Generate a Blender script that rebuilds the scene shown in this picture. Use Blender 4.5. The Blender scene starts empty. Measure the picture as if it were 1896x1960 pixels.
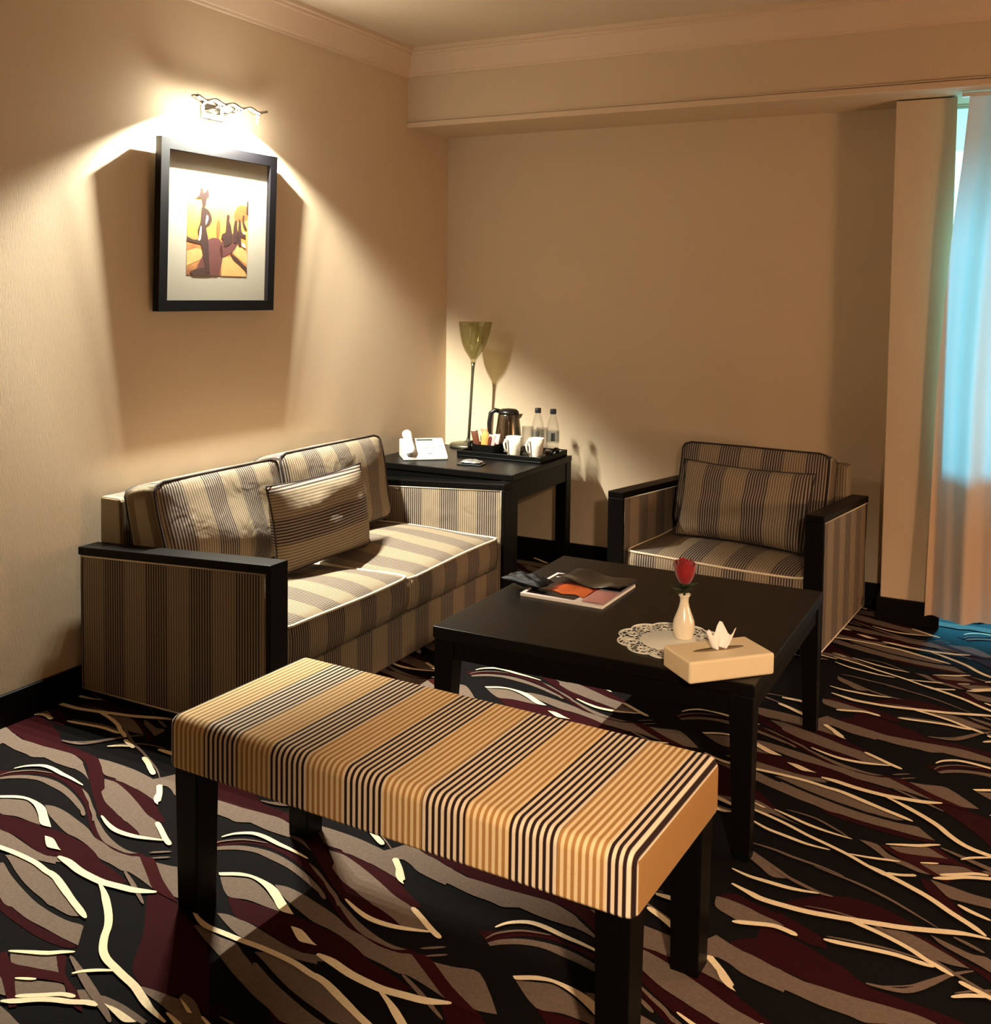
import bpy, bmesh, math, random
from mathutils import Vector, Matrix, Euler
random.seed(4)
PI = math.pi
sin, cos = math.sin, math.cos
SC = bpy.context.scene
COL = SC.collection

# ------------------------------------------------------------------ materials
def rgb(r, g, b):                       # sRGB 0-255 -> linear
    f = lambda c: (c/12.92 if c <= .04045 else ((c+.055)/1.055)**2.4)
    return (f(r/255), f(g/255), f(b/255), 1)

def new_mat(name):
    m = bpy.data.materials.new(name); m.use_nodes = True
    nt = m.node_tree; nt.nodes.clear()
    out = nt.nodes.new('ShaderNodeOutputMaterial')
    return m, nt, out

def N(nt, typ, **kw):
    n = nt.nodes.new(typ)
    for k, v in kw.items():
        if k == 'inp':
            for a, b in v.items(): n.inputs[a].default_value = b
        else: setattr(n, k, v)
    return n

def mat(name, col, rough=.6, metal=0, spec=.5, noise=0, nscale=40, bump=0, bscale=200, coat=0, stretch=None, sheen=0):
    m, nt, out = new_mat(name); L = nt.links.new
    p = N(nt, 'ShaderNodeBsdfPrincipled'); L(p.outputs[0], out.inputs[0])
    p.inputs['Base Color'].default_value = col
    p.inputs['Roughness'].default_value = rough
    p.inputs['Metallic'].default_value = metal
    p.inputs['Specular IOR Level'].default_value = spec
    if coat: p.inputs['Coat Weight'].default_value = coat; p.inputs['Coat Roughness'].default_value = .15
    if sheen: p.inputs['Sheen Weight'].default_value = sheen
    tc = N(nt, 'ShaderNodeTexCoord')
    src = tc.outputs['Object']
    if stretch:
        mp = N(nt, 'ShaderNodeMapping'); mp.inputs['Scale'].default_value = stretch
        L(src, mp.inputs[0]); src = mp.outputs[0]
    if noise:
        nz = N(nt, 'ShaderNodeTexNoise'); nz.inputs['Scale'].default_value = nscale; nz.inputs['Detail'].default_value = 4
        L(src, nz.inputs['Vector'])
        mx = N(nt, 'ShaderNodeMix', data_type='RGBA', blend_type='MIX')
        d = (1-noise)
        mx.inputs[6].default_value = (col[0]*d, col[1]*d, col[2]*d, 1)
        mx.inputs[7].default_value = (min(1, col[0]*(1+noise)), min(1, col[1]*(1+noise)), min(1, col[2]*(1+noise)), 1)
        L(nz.outputs[0], mx.inputs[0]); L(mx.outputs[2], p.inputs['Base Color'])
    if bump:
        nb = N(nt, 'ShaderNodeTexNoise'); nb.inputs['Scale'].default_value = bscale; nb.inputs['Detail'].default_value = 3
        L(src, nb.inputs['Vector'])
        b = N(nt, 'ShaderNodeBump'); b.inputs['Strength'].default_value = bump; b.inputs['Distance'].default_value = .002
        L(nb.outputs[0], b.inputs['Height']); L(b.outputs[0], p.inputs['Normal'])
    return m

def fabric(name, off=.118, per=.196, line=.0143, duty=.51, soft=.1,
           cream=rgb(236, 212, 166), tan=rgb(176, 132, 78), white=rgb(236, 218, 190), dark=rgb(44, 26, 22)):
    """woven stripes: bands of dark fine lines and bands of tan fine lines along the attribute 'st' (metres)"""
    m, nt, out = new_mat(name); L = nt.links.new
    p = N(nt, 'ShaderNodeBsdfPrincipled'); L(p.outputs[0], out.inputs[0])
    p.inputs['Roughness'].default_value = .85; p.inputs['Specular IOR Level'].default_value = .2
    at = N(nt, 'ShaderNodeAttribute', attribute_name='st')
    def M(op, a, b=None):
        n = N(nt, 'ShaderNodeMath', operation=op)
        for i, v in enumerate((a, b)):
            if v is None: continue
            if isinstance(v, (int, float)): n.inputs[i].default_value = v
            else: L(v, n.inputs[i])
        return n.outputs[0]
    s = at.outputs['Fac']
    band = M('LESS_THAN', M('FRACT', M('DIVIDE', M('SUBTRACT', s, off), per)), duty)
    ln = M('FRACT', M('DIVIDE', M('SUBTRACT', s, off), line))
    tri = M('ABSOLUTE', M('SUBTRACT', ln, .5))              # 0..0.5
    k = N(nt, 'ShaderNodeMapRange', interpolation_type='SMOOTHSTEP')
    k.inputs['From Min'].default_value = .18; k.inputs['From Max'].default_value = .32
    L(tri, k.inputs[0])
    a = N(nt, 'ShaderNodeMix', data_type='RGBA'); a.inputs[6].default_value = cream; a.inputs[7].default_value = tan
    b = N(nt, 'ShaderNodeMix', data_type='RGBA'); b.inputs[6].default_value = white; b.inputs[7].default_value = dark
    L(k.outputs[0], a.inputs[0]); L(k.outputs[0], b.inputs[0])
    c = N(nt, 'ShaderNodeMix', data_type='RGBA'); L(band, c.inputs[0]); L(a.outputs[2], c.inputs[6]); L(b.outputs[2], c.inputs[7])
    L(c.outputs[2], p.inputs['Base Color'])
    tc = N(nt, 'ShaderNodeTexCoord')
    nb = N(nt, 'ShaderNodeTexNoise'); nb.inputs['Scale'].default_value = 350
    L(tc.outputs['Object'], nb.inputs['Vector'])
    bp = N(nt, 'ShaderNodeBump'); bp.inputs['Strength'].default_value = .25; bp.inputs['Distance'].default_value = .002
    L(nb.outputs[0], bp.inputs['Height'])
    n2 = N(nt, 'ShaderNodeTexNoise'); n2.inputs['Scale'].default_value = 9; n2.inputs['Detail'].default_value = 2; n2.inputs['Distortion'].default_value = .8
    L(tc.outputs['Object'], n2.inputs['Vector'])
    b2 = N(nt, 'ShaderNodeBump'); b2.inputs['Strength'].default_value = soft; b2.inputs['Distance'].default_value = .02
    L(n2.outputs[0], b2.inputs['Height']); L(bp.outputs[0], b2.inputs['Normal']); L(b2.outputs[0], p.inputs['Normal'])
    return m

def glassy(name, tint=(1, 1, 1, 1), gl=.12, rough=.02, milk=0, milkcol=(1, 1, 1, 1)):
    """thin clear glass / plastic: transparency with a fresnel reflection (and optional milky body)"""
    m, nt, out = new_mat(name); L = nt.links.new
    t = N(nt, 'ShaderNodeBsdfTransparent'); t.inputs[0].default_value = tint
    g = N(nt, 'ShaderNodeBsdfGlossy'); g.inputs['Roughness'].default_value = rough
    lw = N(nt, 'ShaderNodeLayerWeight'); lw.inputs['Blend'].default_value = .35
    mr = N(nt, 'ShaderNodeMapRange'); mr.inputs['To Min'].default_value = gl*.3; mr.inputs['To Max'].default_value = min(1, gl*4)
    L(lw.outputs['Facing'], mr.inputs[0])
    src = t.outputs[0]
    if milk:
        d = N(nt, 'ShaderNodeBsdfDiffuse'); d.inputs[0].default_value = milkcol
        tl = N(nt, 'ShaderNodeBsdfTranslucent'); tl.inputs[0].default_value = milkcol
        ad = N(nt, 'ShaderNodeMixShader'); ad.inputs[0].default_value = .5
        L(d.outputs[0], ad.inputs[1]); L(tl.outputs[0], ad.inputs[2])
        mm = N(nt, 'ShaderNodeMixShader'); mm.inputs[0].default_value = milk
        L(src, mm.inputs[1]); L(ad.outputs[0], mm.inputs[2]); src = mm.outputs[0]
    mx = N(nt, 'ShaderNodeMixShader')
    L(mr.outputs[0], mx.inputs[0]); L(src, mx.inputs[1]); L(g.outputs[0], mx.inputs[2])
    L(mx.outputs[0], out.inputs[0])
    return m

def emit(name, col, s):
    m, nt, out = new_mat(name)
    e = N(nt, 'ShaderNodeEmission'); e.inputs[0].default_value = col; e.inputs[1].default_value = s
    nt.links.new(e.outputs[0], out.inputs[0]); return m

# ------------------------------------------------------------------ mesh helpers
class MB:
    """collects vertices / faces (with a stripe value per vertex and a material slot per face)"""
    def __init__(s): s.v = []; s.f = []; s.st = []; s.mi = []; s.sm = []
    def add(s, verts, faces, st=None, mi=0, smooth=True, M=None):
        o = len(s.v)
        for i, p in enumerate(verts):
            p = Vector(p)
            s.st.append(st(p) if callable(st) else (st[i] if st else 0.0))
            s.v.append(M @ p if M else p)
        for f in faces:
            s.f.append([o+i for i in f]); s.mi.append(mi); s.sm.append(smooth)
        return s
    def bm(s, bm, st=None, mi=0, smooth=False, M=None):
        bm.verts.ensure_lookup_table(); bm.verts.index_update()
        vs = [v.co.copy() for v in bm.verts]; fs = [[v.index for v in f.verts] for f in bm.faces]
        bm.free()
        return s.add(vs, fs, st, mi, smooth, M)
    def box(s, x0, x1, y0, y1, z0, z1, bev=.004, seg=2, st=None, mi=0, M=None, smooth=False):
        b = bmesh.new()
        bmesh.ops.create_cube(b, size=1)
        for v in b.verts:
            v.co = Vector(((x0+x1)/2+v.co.x*(x1-x0), (y0+y1)/2+v.co.y*(y1-y0), (z0+z1)/2+v.co.z*(z1-z0)))
        if bev: bmesh.ops.bevel(b, geom=list(b.edges), offset=bev, segments=seg, profile=.5, affect='EDGES')
        return s.bm(b, st, mi, smooth, M)
    def hexa(s, pts, bev=.004, seg=2, st=None, mi=0, M=None):
        """eight corners: bottom 4 (ccw) then top 4"""
        b = bmesh.new(); vs = [b.verts.new(p) for p in pts]
        for f in ((3,2,1,0),(4,5,6,7),(0,1,5,4),(1,2,6,5),(2,3,7,6),(3,0,4,7)): b.faces.new([vs[i] for i in f])
        bmesh.ops.recalc_face_normals(b, faces=b.faces)
        if bev: bmesh.ops.bevel(b, geom=list(b.edges), offset=bev, segments=seg, profile=.5, affect='EDGES')
        return s.bm(b, st, mi, False, M)
    def lathe(s, prof, c=(0, 0, 0), n=32, mi=0, M=None, cap0=True, cap1=True, st=None):
        vs = []; fs = []
        for r, z in prof:
            for k in range(n):
                a = 2*PI*k/n; vs.append((c[0]+r*cos(a), c[1]+r*sin(a), c[2]+z))
        for i in range(len(prof)-1):
            for k in range(n):
                k2 = (k+1) % n
                fs.append((i*n+k, i*n+k2, (i+1)*n+k2, (i+1)*n+k))
        if cap0 and prof[0][0] > 1e-6: fs.append(tuple(range(n-1, -1, -1)))
        if cap1 and prof[-1][0] > 1e-6: fs.append(tuple((len(prof)-1)*n+k for k in range(n)))
        return s.add(vs, fs, st, mi, True, M)
    def tube(s, pts, r, n=8, mi=0, closed=False, M=None, cap=True, st=None):
        pts = [Vector(p) for p in pts]; m = len(pts)
        rr = r if isinstance(r, (list, tuple)) else [r]*m
        vs = []; fs = []
        up = None
        for i, p in enumerate(pts):
            a = pts[(i-1) % m] if (closed or i > 0) else p
            b = pts[(i+1) % m] if (closed or i < m-1) else p
            t = (b-a).normalized()
            if up is None:
                up = Vector((0, 0, 1)) if abs(t.z) < .9 else Vector((1, 0, 0))
            x = t.cross(up).normalized(); up = x.cross(t).normalized()
            for k in range(n):
                q = 2*PI*k/n; vs.append(p+x*(rr[i]*cos(q))+up*(rr[i]*sin(q)))
        for i in range(m if closed else m-1):
            j = (i+1) % m
            for k in range(n):
                k2 = (k+1) % n; fs.append((i*n+k, i*n+k2, j*n+k2, j*n+k))
        if not closed and cap:
            fs.append(tuple(range(n-1, -1, -1))); fs.append(tuple((m-1)*n+k for k in range(n)))
        return s.add(vs, fs, st, mi, True, M)
    def prism(s, poly, z0, z1, mi=0, M=None, st=None):
        n = len(poly)
        vs = [(x, y, z0) for x, y in poly]+[(x, y, z1) for x, y in poly]
        fs = [tuple(range(n-1, -1, -1)), tuple(range(n, 2*n))]
        for i in range(n): fs.append((i, (i+1) % n, n+(i+1) % n, n+i))
        return s.add(vs, fs, st, mi, False, M)
    def build(s, name, mats, parent=None, loc=None, rotz=0):
        me = bpy.data.meshes.new(name)
        me.from_pydata([tuple(p) for p in s.v], [], s.f)
        for m in (mats if isinstance(mats, (list, tuple)) else [mats]): me.materials.append(m)
        me.polygons.foreach_set('material_index', s.mi)
        me.polygons.foreach_set('use_smooth', s.sm)
        if any(s.st):
            a = me.attributes.new('st', 'FLOAT', 'POINT'); a.data.foreach_set('value', s.st)
        me.update()
        o = bpy.data.objects.new(name, me); COL.objects.link(o)
        if parent: o.parent = parent
        if loc: o.location = loc
        if rotz: o.rotation_euler.z = rotz
        return o

def tag(o, label, cat, group=None):
    o['label'] = label; o['category'] = cat
    if group: o['group'] = group
    return o
def thing(name, label, cat, loc=(0, 0, 0), rotz=0, group=None):
    o = bpy.data.objects.new(name, None); COL.objects.link(o)
    o.empty_display_size = .05
    o.location = loc; o.rotation_euler = (0, 0, rotz)
    return tag(o, label, cat, group)
def struct(o): o['kind'] = 'structure'; return o
def copy_tree(o, parent=None):
    c = o.copy(); COL.objects.link(c); c.parent = parent
    for ch in [x for x in COL.objects if x.parent == o]: copy_tree(ch, c)
    return c

def T(x, y, z): return Matrix.Translation((x, y, z))
def Rx(a): return Matrix.Rotation(a, 4, 'X')
def Ry(a): return Matrix.Rotation(a, 4, 'Y')
def Rz(a): return Matrix.Rotation(a, 4, 'Z')

def box_cushion(w, d, t, bulge=.03, rad=.03, nx=14, ny=12, wob=0, seed=0, crown_front=0):
    """upholstered box cushion centred on x,y with z from 0 to t; returns verts, faces and the two piping loops"""
    rnd = random.Random(seed)
    ph = [rnd.uniform(0, 6.28) for _ in range(6)]
    def P(u, v, top):                    # u,v in -1..1
        x = u*w/2; y = v*d/2
        # rounded corners in plan
        ax = max(0, abs(x)-(w/2-rad)); ay = max(0, abs(y)-(d/2-rad))
        if ax > 0 and ay > 0:
            q = math.hypot(ax, ay)
            if q > 0:
                k = max(ax, ay)/q
                x = math.copysign(w/2-rad+ax*k, x); y = math.copysign(d/2-rad+ay*k, y)
        b = bulge*((1-u*u)*(1-v*v))**.6
        wv = wob*(sin(3*u+ph[0]+2*v)+.6*sin(5*v+ph[1]+u*2)+.4*sin(7*u-3*v+ph[2]))
        edge = (1-max(abs(u), abs(v))**4)
        sag = wob*1.2*(sin(2.2*u+ph[3])+sin(2.7*v+ph[4]))*(1 if top else 0)
        return Vector((x, y, (t+b+wv*edge+sag) if top else (-b*.3)))
    us = [-1+2*i/nx for i in range(nx+1)]; vsn = [-1+2*j/ny for j in range(ny+1)]
    V = []; F = []
    for top in (0, 1):
        for v in vsn:
            for u in us: V.append(P(u, v, top))
    n1 = nx+1; off = n1*(ny+1)
    for j in range(ny):
        for i in range(nx):
            a = j*n1+i
            F.append((a, a+n1, a+n1+1, a+1)); b = off+a; F.append((b, b+1, b+n1+1, b+n1))
    ring = [i for i in range(n1)]+[j*n1+nx for j in range(1, ny+1)]+[ny*n1+i for i in range(nx-1, -1, -1)]+[j*n1 for j in range(ny-1, 0, -1)]
    m = len(ring); prev = ring
    base = len(V)
    mids = []
    for lev in (.35, .7):
        cur = []
        for q, idx in enumerate(ring):
            a = V[idx]; b = V[off+idx]
            p = a.lerp(b, lev); c = Vector((p.x, p.y, 0)); 
            if c.length: c.normalize()
            cur.append(len(V)); V.append(p+c*.008*1)
        for q in range(m): F.append((prev[q], prev[(q+1) % m], cur[(q+1) % m], cur[q]))
        prev = cur
    top = [off+i for i in ring]
    for q in range(m): F.append((prev[q], prev[(q+1) % m], top[(q+1) % m], top[q]))
    return V, F, [V[i].copy() for i in top], [V[i].copy() for i in ring]

def throw_pillow(w, h, t, n=18, seed=1, wr=.006):
    """soft pillow standing in the xz-plane (x width, z height), thickness along y"""
    rnd = random.Random(seed); ph = [rnd.uniform(0, 6.28) for _ in range(5)]
    V = []; F = []; ring = []
    for side in (1, -1):
        for j in range(n+1):
            for i in range(n+1):
                u = -1+2*i/n; v = -1+2*j/n
                px = u*(w/2)*(1-.07*(1-u*u)*0-.06*(1-v*v)*abs(u)**3)
                pz = v*(h/2)*(1-.07*(1-u*u)*abs(v)**3)
                th = t/2*((1-u**2)*(1-v**2))**.42
                wrk = wr*(sin(6*u+4*v+ph[0])+sin(9*v-3*u+ph[1]))*(1-u*u)*(1-v*v)
                V.append(Vector((px, side*th+wrk, pz+h/2)))
    n1 = n+1; off = n1*n1
    for j in range(n):
        for i in range(n):
            a = j*n1+i; F.append((a, a+n1, a+n1+1, a+1)); b = off+a; F.append((b, b+1, b+n1+1, b+n1))
    ring = [i for i in range(n1)]+[j*n1+n for j in range(1, n1)]+[n*n1+i for i in range(n-1, -1, -1)]+[j*n1 for j in range(n-1, 0, -1)]
    return V, F, [V[i].copy() for i in ring]

def catmull(pts, closed, sub=5):
    n = len(pts); out = []
    P = [Vector((p[0], p[1])) for p in pts]
    def tan(i):
        if not closed and i in (0, n-1): return Vector((0, 0))
        a = P[i]-P[(i-1) % n]; b = P[(i+1) % n]-P[i]
        if a.length < 1e-6 or b.length < 1e-6: return Vector((0, 0))
        if a.normalized().dot(b.normalized()) < .35: return Vector((0, 0))
        return (P[(i+1) % n]-P[(i-1) % n])*.5
    for i in range(n if closed else n-1):
        j = (i+1) % n; a, b = P[i], P[j]; ta, tb = tan(i), tan(j)
        L = (b-a).length
        if ta.length > L: ta = ta.normalized()*L
        if tb.length > L: tb = tb.normalized()*L
        for k in range(sub):
            t = k/sub; t2 = t*t; t3 = t2*t
            out.append(a*(2*t3-3*t2+1)+ta*(t3-2*t2+t)+b*(-2*t3+3*t2)+tb*(t3-t2))
    if not closed: out.append(P[-1])
    return out

# light levels
E_SPOT, E_SPILL, C_SPOT, E_UP = 150, 2.2, (1, .98, .83), 9
C_SKY, E_SKY = (.33, .84, 1, 1), 3.6
E_SUN, C_SUN = 15, (.08, .66, 1)
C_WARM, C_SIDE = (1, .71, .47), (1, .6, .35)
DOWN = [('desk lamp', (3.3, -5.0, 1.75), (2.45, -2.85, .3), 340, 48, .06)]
LAMPS = [('side lamp', (4.2, -1.6, .8), 50)]
C_FILL, E_FILL = (1, .87, .73), 28
EXPO = 0

# carpet repeat: (kind, colour, points in metres, width, taper)
CARPET = [("p","M",[(0.023,1.322),(0.114,1.305),(0.24,1.282),(0.387,1.275),(0.453,1.252),(0.546,1.182),(0.722,1.059),(0.777,1.035),(0.836,1.015),(0.896,1.016),(0.928,1.028),(0.827,1.062),(0.764,1.082),(0.677,1.126),(0.611,1.179),(0.536,1.24),(0.455,1.295),(0.343,1.312),(0.263,1.322),(0.134,1.394),(0.018,1.432),(0.017,1.369)],0,0),
("p","M",[(0.561,1.222),(0.633,1.222),(0.744,1.2),(0.824,1.171),(0.912,1.097),(0.842,1.118),(0.752,1.16),(0.682,1.188),(0.621,1.208)],0,0),
("p","M",[(0.266,1.098),(0.312,1.12),(0.374,1.158),(0.454,1.162),(0.568,1.14),(0.697,1.066),(0.773,1.006),(0.849,0.971),(0.925,0.953),(0.986,0.968),(1.07,0.923),(1.037,0.927),(0.99,0.953),(0.936,0.935),(0.858,0.952),(0.799,0.976),(0.732,1.017),(0.651,1.075),(0.581,1.109),(0.505,1.135),(0.438,1.145),(0.369,1.131),(0.303,1.071)],0,0),
("p","M",[(0.492,0.928),(0.549,0.936),(0.603,0.939),(0.68,0.942),(0.727,0.942),(0.784,0.936),(0.835,0.927),(0.881,0.911),(0.922,0.892),(0.967,0.883),(1.014,0.87),(1.047,0.861),(1.028,0.824),(0.983,0.831),(0.889,0.846),(0.814,0.862),(0.786,0.849),(0.737,0.849),(0.659,0.867),(0.606,0.875),(0.564,0.875)],0,0),
("p","M",[(0.182,0.957),(0.231,0.95),(0.314,0.901),(0.377,0.867),(0.471,0.82),(0.578,0.769),(0.75,0.588),(0.676,0.62),(0.617,0.606),(0.554,0.603),(0.492,0.637),(0.426,0.73),(0.321,0.842),(0.321,0.862),(0.263,0.9)],0,0),
("p","M",[(0.019,0.676),(0.157,0.643),(0.281,0.633),(0.338,0.629),(0.318,0.614),(0.254,0.609),(0.171,0.618),(0.069,0.638)],0,0),
("p","M",[(-0.028,1.336),(0.012,1.37),(0.06,1.374),(0.143,1.37),(0.201,1.365),(0.249,1.326),(0.291,1.315),(0.345,1.306),(0.397,1.29),(0.387,1.263),(0.323,1.263),(0.245,1.261),(0.161,1.273),(0.072,1.294),(-0.024,1.322)],0,0),
("p","M",[(0.035,0.113),(0.094,0.085),(0.148,0.057),(0.165,0.022),(0.124,0.022),(0.078,0.042)],0,0),
("p","M",[(0.319,0.173),(0.354,0.169),(0.392,0.146),(0.435,0.121),(0.488,0.099),(0.489,0.07),(0.449,0.103),(0.407,0.122),(0.355,0.148)],0,0),
("p","M",[(0.111,0.224),(0.189,0.253),(0.251,0.244),(0.308,0.22),(0.346,0.194),(0.26,0.176),(0.173,0.152),(0.082,0.145),(0.029,0.14)],0,0),
("p","M",[(0.318,0.424),(0.344,0.417),(0.379,0.37),(0.405,0.34),(0.425,0.29),(0.379,0.326),(0.336,0.373)],0,0),
("p","M",[(0.696,1.18),(0.724,1.185),(0.77,1.189),(0.808,1.162),(0.862,1.145),(0.918,1.112),(0.874,1.098),(0.82,1.119),(0.781,1.137),(0.733,1.169)],0,0),
("p","M",[(0.702,0.098),(0.734,0.134),(0.784,0.12),(0.864,0.091),(0.872,0.058),(0.816,0.078),(0.756,0.092)],0,0),
("p","G",[(0.044,1.266),(0.156,1.272),(0.284,1.271),(0.36,1.277),(0.429,1.255),(0.545,1.181),(0.496,1.202),(0.407,1.218),(0.324,1.222),(0.23,1.222),(0.152,1.224),(0.091,1.231)],0,0),
("p","G",[(0.306,1.068),(0.325,1.091),(0.364,1.116),(0.418,1.13),(0.474,1.13),(0.538,1.115),(0.602,1.091),(0.663,1.061),(0.697,1.038),(0.663,1.047),(0.596,1.074),(0.537,1.093),(0.475,1.103),(0.421,1.109),(0.374,1.098),(0.335,1.076),(0.317,1.061)],0,0),
("p","G",[(0.569,1.137),(0.613,1.12),(0.675,1.081),(0.726,1.047),(0.774,1.02),(0.829,0.992),(0.89,0.97),(0.935,0.961),(0.972,0.963),(0.947,0.95),(0.902,0.952),(0.852,0.961),(0.793,0.992),(0.74,1.028),(0.669,1.078),(0.61,1.111)],0,0),
("p","G",[(0.417,0.985),(0.457,1.0),(0.494,1.01),(0.547,0.993),(0.6,0.964),(0.64,0.94),(0.603,0.939),(0.544,0.94),(0.49,0.93)],0,0),
("p","G",[(-0.25,1.02),(-0.218,1.027),(-0.167,1.021),(-0.107,1.006),(-0.044,0.988),(0.007,0.965),(0.048,0.957),(0.102,0.944),(0.156,0.945),(0.182,0.953),(0.213,0.934),(0.263,0.9),(0.317,0.866),(0.252,0.883),(0.206,0.891),(0.189,0.887),(0.142,0.895),(0.097,0.9),(0.067,0.913),(0.02,0.929),(-0.029,0.94),(-0.076,0.945),(-0.149,0.97),(-0.199,0.99)],0,0),
("p","G",[(0.227,0.953),(0.28,0.96),(0.34,0.97),(0.43,0.876),(0.377,0.867),(0.314,0.901)],0,0),
("p","G",[(0.569,0.871),(0.606,0.872),(0.669,0.86),(0.739,0.847),(0.79,0.846),(0.811,0.854),(0.838,0.843),(0.8,0.828),(0.763,0.828),(0.712,0.826),(0.672,0.825),(0.633,0.822)],0,0),
("p","G",[(0.517,0.866),(0.543,0.874),(0.598,0.87),(0.659,0.857),(0.722,0.841),(0.759,0.837),(0.802,0.85),(0.831,0.829),(0.796,0.823),(0.76,0.818),(0.718,0.819),(0.668,0.821),(0.627,0.824),(0.601,0.83),(0.562,0.845)],0,0),
("p","G",[(0.502,0.807),(0.519,0.811),(0.579,0.802),(0.63,0.801),(0.668,0.782),(0.696,0.769),(0.742,0.748),(0.799,0.722),(0.841,0.71),(0.89,0.695),(0.943,0.687),(0.885,0.655),(0.827,0.673),(0.776,0.688),(0.726,0.708),(0.684,0.725),(0.624,0.753),(0.567,0.776),(0.516,0.799)],0,0),
("p","G",[(-0.122,0.797),(-0.084,0.813),(-0.03,0.804),(0.018,0.794),(0.071,0.783),(0.116,0.764),(0.158,0.745),(0.202,0.729),(0.165,0.703),(0.125,0.711),(0.07,0.726),(0.018,0.74),(-0.039,0.762),(-0.086,0.783)],0,0),
("p","G",[(-0.101,0.767),(-0.094,0.771),(-0.031,0.744),(0.041,0.719),(0.12,0.696),(0.19,0.685),(0.244,0.682),(0.286,0.686),(0.301,0.671),(0.335,0.631),(0.281,0.633),(0.225,0.638),(0.157,0.643),(0.092,0.656),(0.019,0.676)],0,0),
("p","G",[(-0.088,0.791),(-0.012,0.805),(0.039,0.799),(0.092,0.781),(0.142,0.759),(0.188,0.738),(0.251,0.707),(0.232,0.698),(0.184,0.701),(0.128,0.711),(0.063,0.726),(-0.004,0.748)],0,0),
("p","G",[(0.231,0.542),(0.272,0.561),(0.321,0.585),(0.348,0.566),(0.375,0.548),(0.34,0.54),(0.299,0.531),(0.263,0.522)],0,0),
("p","G",[(0.311,0.492),(0.348,0.506),(0.375,0.517),(0.412,0.527),(0.438,0.513),(0.468,0.499),(0.416,0.478),(0.372,0.451)],0,0),
("p","G",[(0.451,0.529),(0.467,0.538),(0.495,0.536),(0.515,0.543),(0.562,0.543),(0.596,0.539),(0.646,0.531),(0.646,0.52),(0.615,0.521),(0.569,0.525),(0.535,0.522),(0.52,0.516),(0.484,0.512)],0,0),
("p","G",[(0.554,0.599),(0.589,0.604),(0.63,0.606),(0.657,0.606),(0.708,0.586),(0.737,0.575),(0.707,0.558),(0.666,0.57),(0.619,0.581),(0.577,0.589)],0,0),
("p","G",[(0.458,1.293),(0.504,1.297),(0.576,1.295),(0.627,1.29),(0.711,1.273),(0.748,1.255),(0.813,1.18),(0.744,1.2),(0.676,1.215),(0.611,1.225),(0.557,1.227),(0.51,1.259)],0,0),
("p","G",[(0.579,1.208),(0.624,1.209),(0.693,1.186),(0.767,1.154),(0.842,1.118),(0.896,1.101),(0.983,1.046),(0.925,1.026),(0.885,1.042),(0.827,1.062),(0.764,1.082),(0.697,1.115),(0.644,1.152)],0,0),
("p","G",[(0.228,0.147),(0.305,0.168),(0.343,0.158),(0.379,0.139),(0.413,0.12),(0.447,0.098),(0.41,0.092),(0.377,0.095),(0.349,0.101),(0.31,0.118),(0.271,0.135)],0,0),
("p","G",[(0.703,0.101),(0.733,0.102),(0.779,0.092),(0.816,0.078),(0.853,0.069),(0.872,0.058),(0.825,0.041),(0.782,0.027),(0.755,0.036),(0.713,0.058)],0,0),
("p","G",[(0.744,1.339),(0.787,1.319),(0.833,1.303),(0.877,1.29),(0.906,1.281),(0.92,1.216),(0.873,1.224),(0.829,1.235),(0.793,1.255),(0.761,1.26),(0.711,1.21),(0.685,1.211),(0.644,1.218),(0.61,1.222),(0.589,1.28),(0.624,1.277),(0.659,1.273),(0.696,1.266)],0,0),
("p","G",[(-0.022,1.312),(0.025,1.306),(0.073,1.29),(0.134,1.273),(0.191,1.26),(0.246,1.257),(0.298,1.258),(0.349,1.263),(0.385,1.262),(0.279,1.204),(0.24,1.208),(0.186,1.211),(0.13,1.222),(0.071,1.234),(0.024,1.248),(-0.006,1.252)],0,0),
("p","G",[(0.617,1.196),(0.645,1.189),(0.696,1.18),(0.734,1.166),(0.78,1.133),(0.821,1.116),(0.874,1.095),(0.826,1.062),(0.779,1.081),(0.74,1.092),(0.691,1.111),(0.646,1.139),(0.633,1.15)],0,0),
("p","G",[(0.34,0.426),(0.387,0.418),(0.434,0.407),(0.477,0.405),(0.479,0.362),(0.436,0.36),(0.391,0.361),(0.372,0.38)],0,0),
("p","G",[(0.361,0.185),(0.404,0.169),(0.447,0.154),(0.474,0.158),(0.486,0.149),(0.488,0.104),(0.462,0.12),(0.42,0.14),(0.385,0.159)],0,0),
("p","G",[(0.027,1.249),(0.079,1.278),(0.166,1.266),(0.248,1.271),(0.329,1.275),(0.389,1.269),(0.447,1.246),(0.448,1.209),(0.373,1.21),(0.293,1.221),(0.212,1.222),(0.141,1.223),(0.086,1.228)],0,0),
("p","N",[(0.323,0.584),(0.343,0.593),(0.386,0.554),(0.421,0.538),(0.451,0.527),(0.492,0.505),(0.515,0.488),(0.478,0.493),(0.427,0.522),(0.376,0.549)],0,0),
("p","N",[(0.21,0.533),(0.219,0.542),(0.261,0.523),(0.321,0.535),(0.382,0.549),(0.416,0.531),(0.365,0.519),(0.307,0.493),(0.387,0.437),(0.376,0.427),(0.292,0.476),(0.273,0.485)],0,0),
("p","N",[(0.182,0.953),(0.215,0.965),(0.313,0.902),(0.412,0.852),(0.365,0.857),(0.317,0.866),(0.263,0.9)],0,0),
("r","T",[(0.297,1.075),(0.31,1.106),(0.356,1.142),(0.421,1.158)],0.008,1),
("r","T",[(0.199,0.887),(0.266,0.853),(0.344,0.809)],0.012,1),
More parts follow.
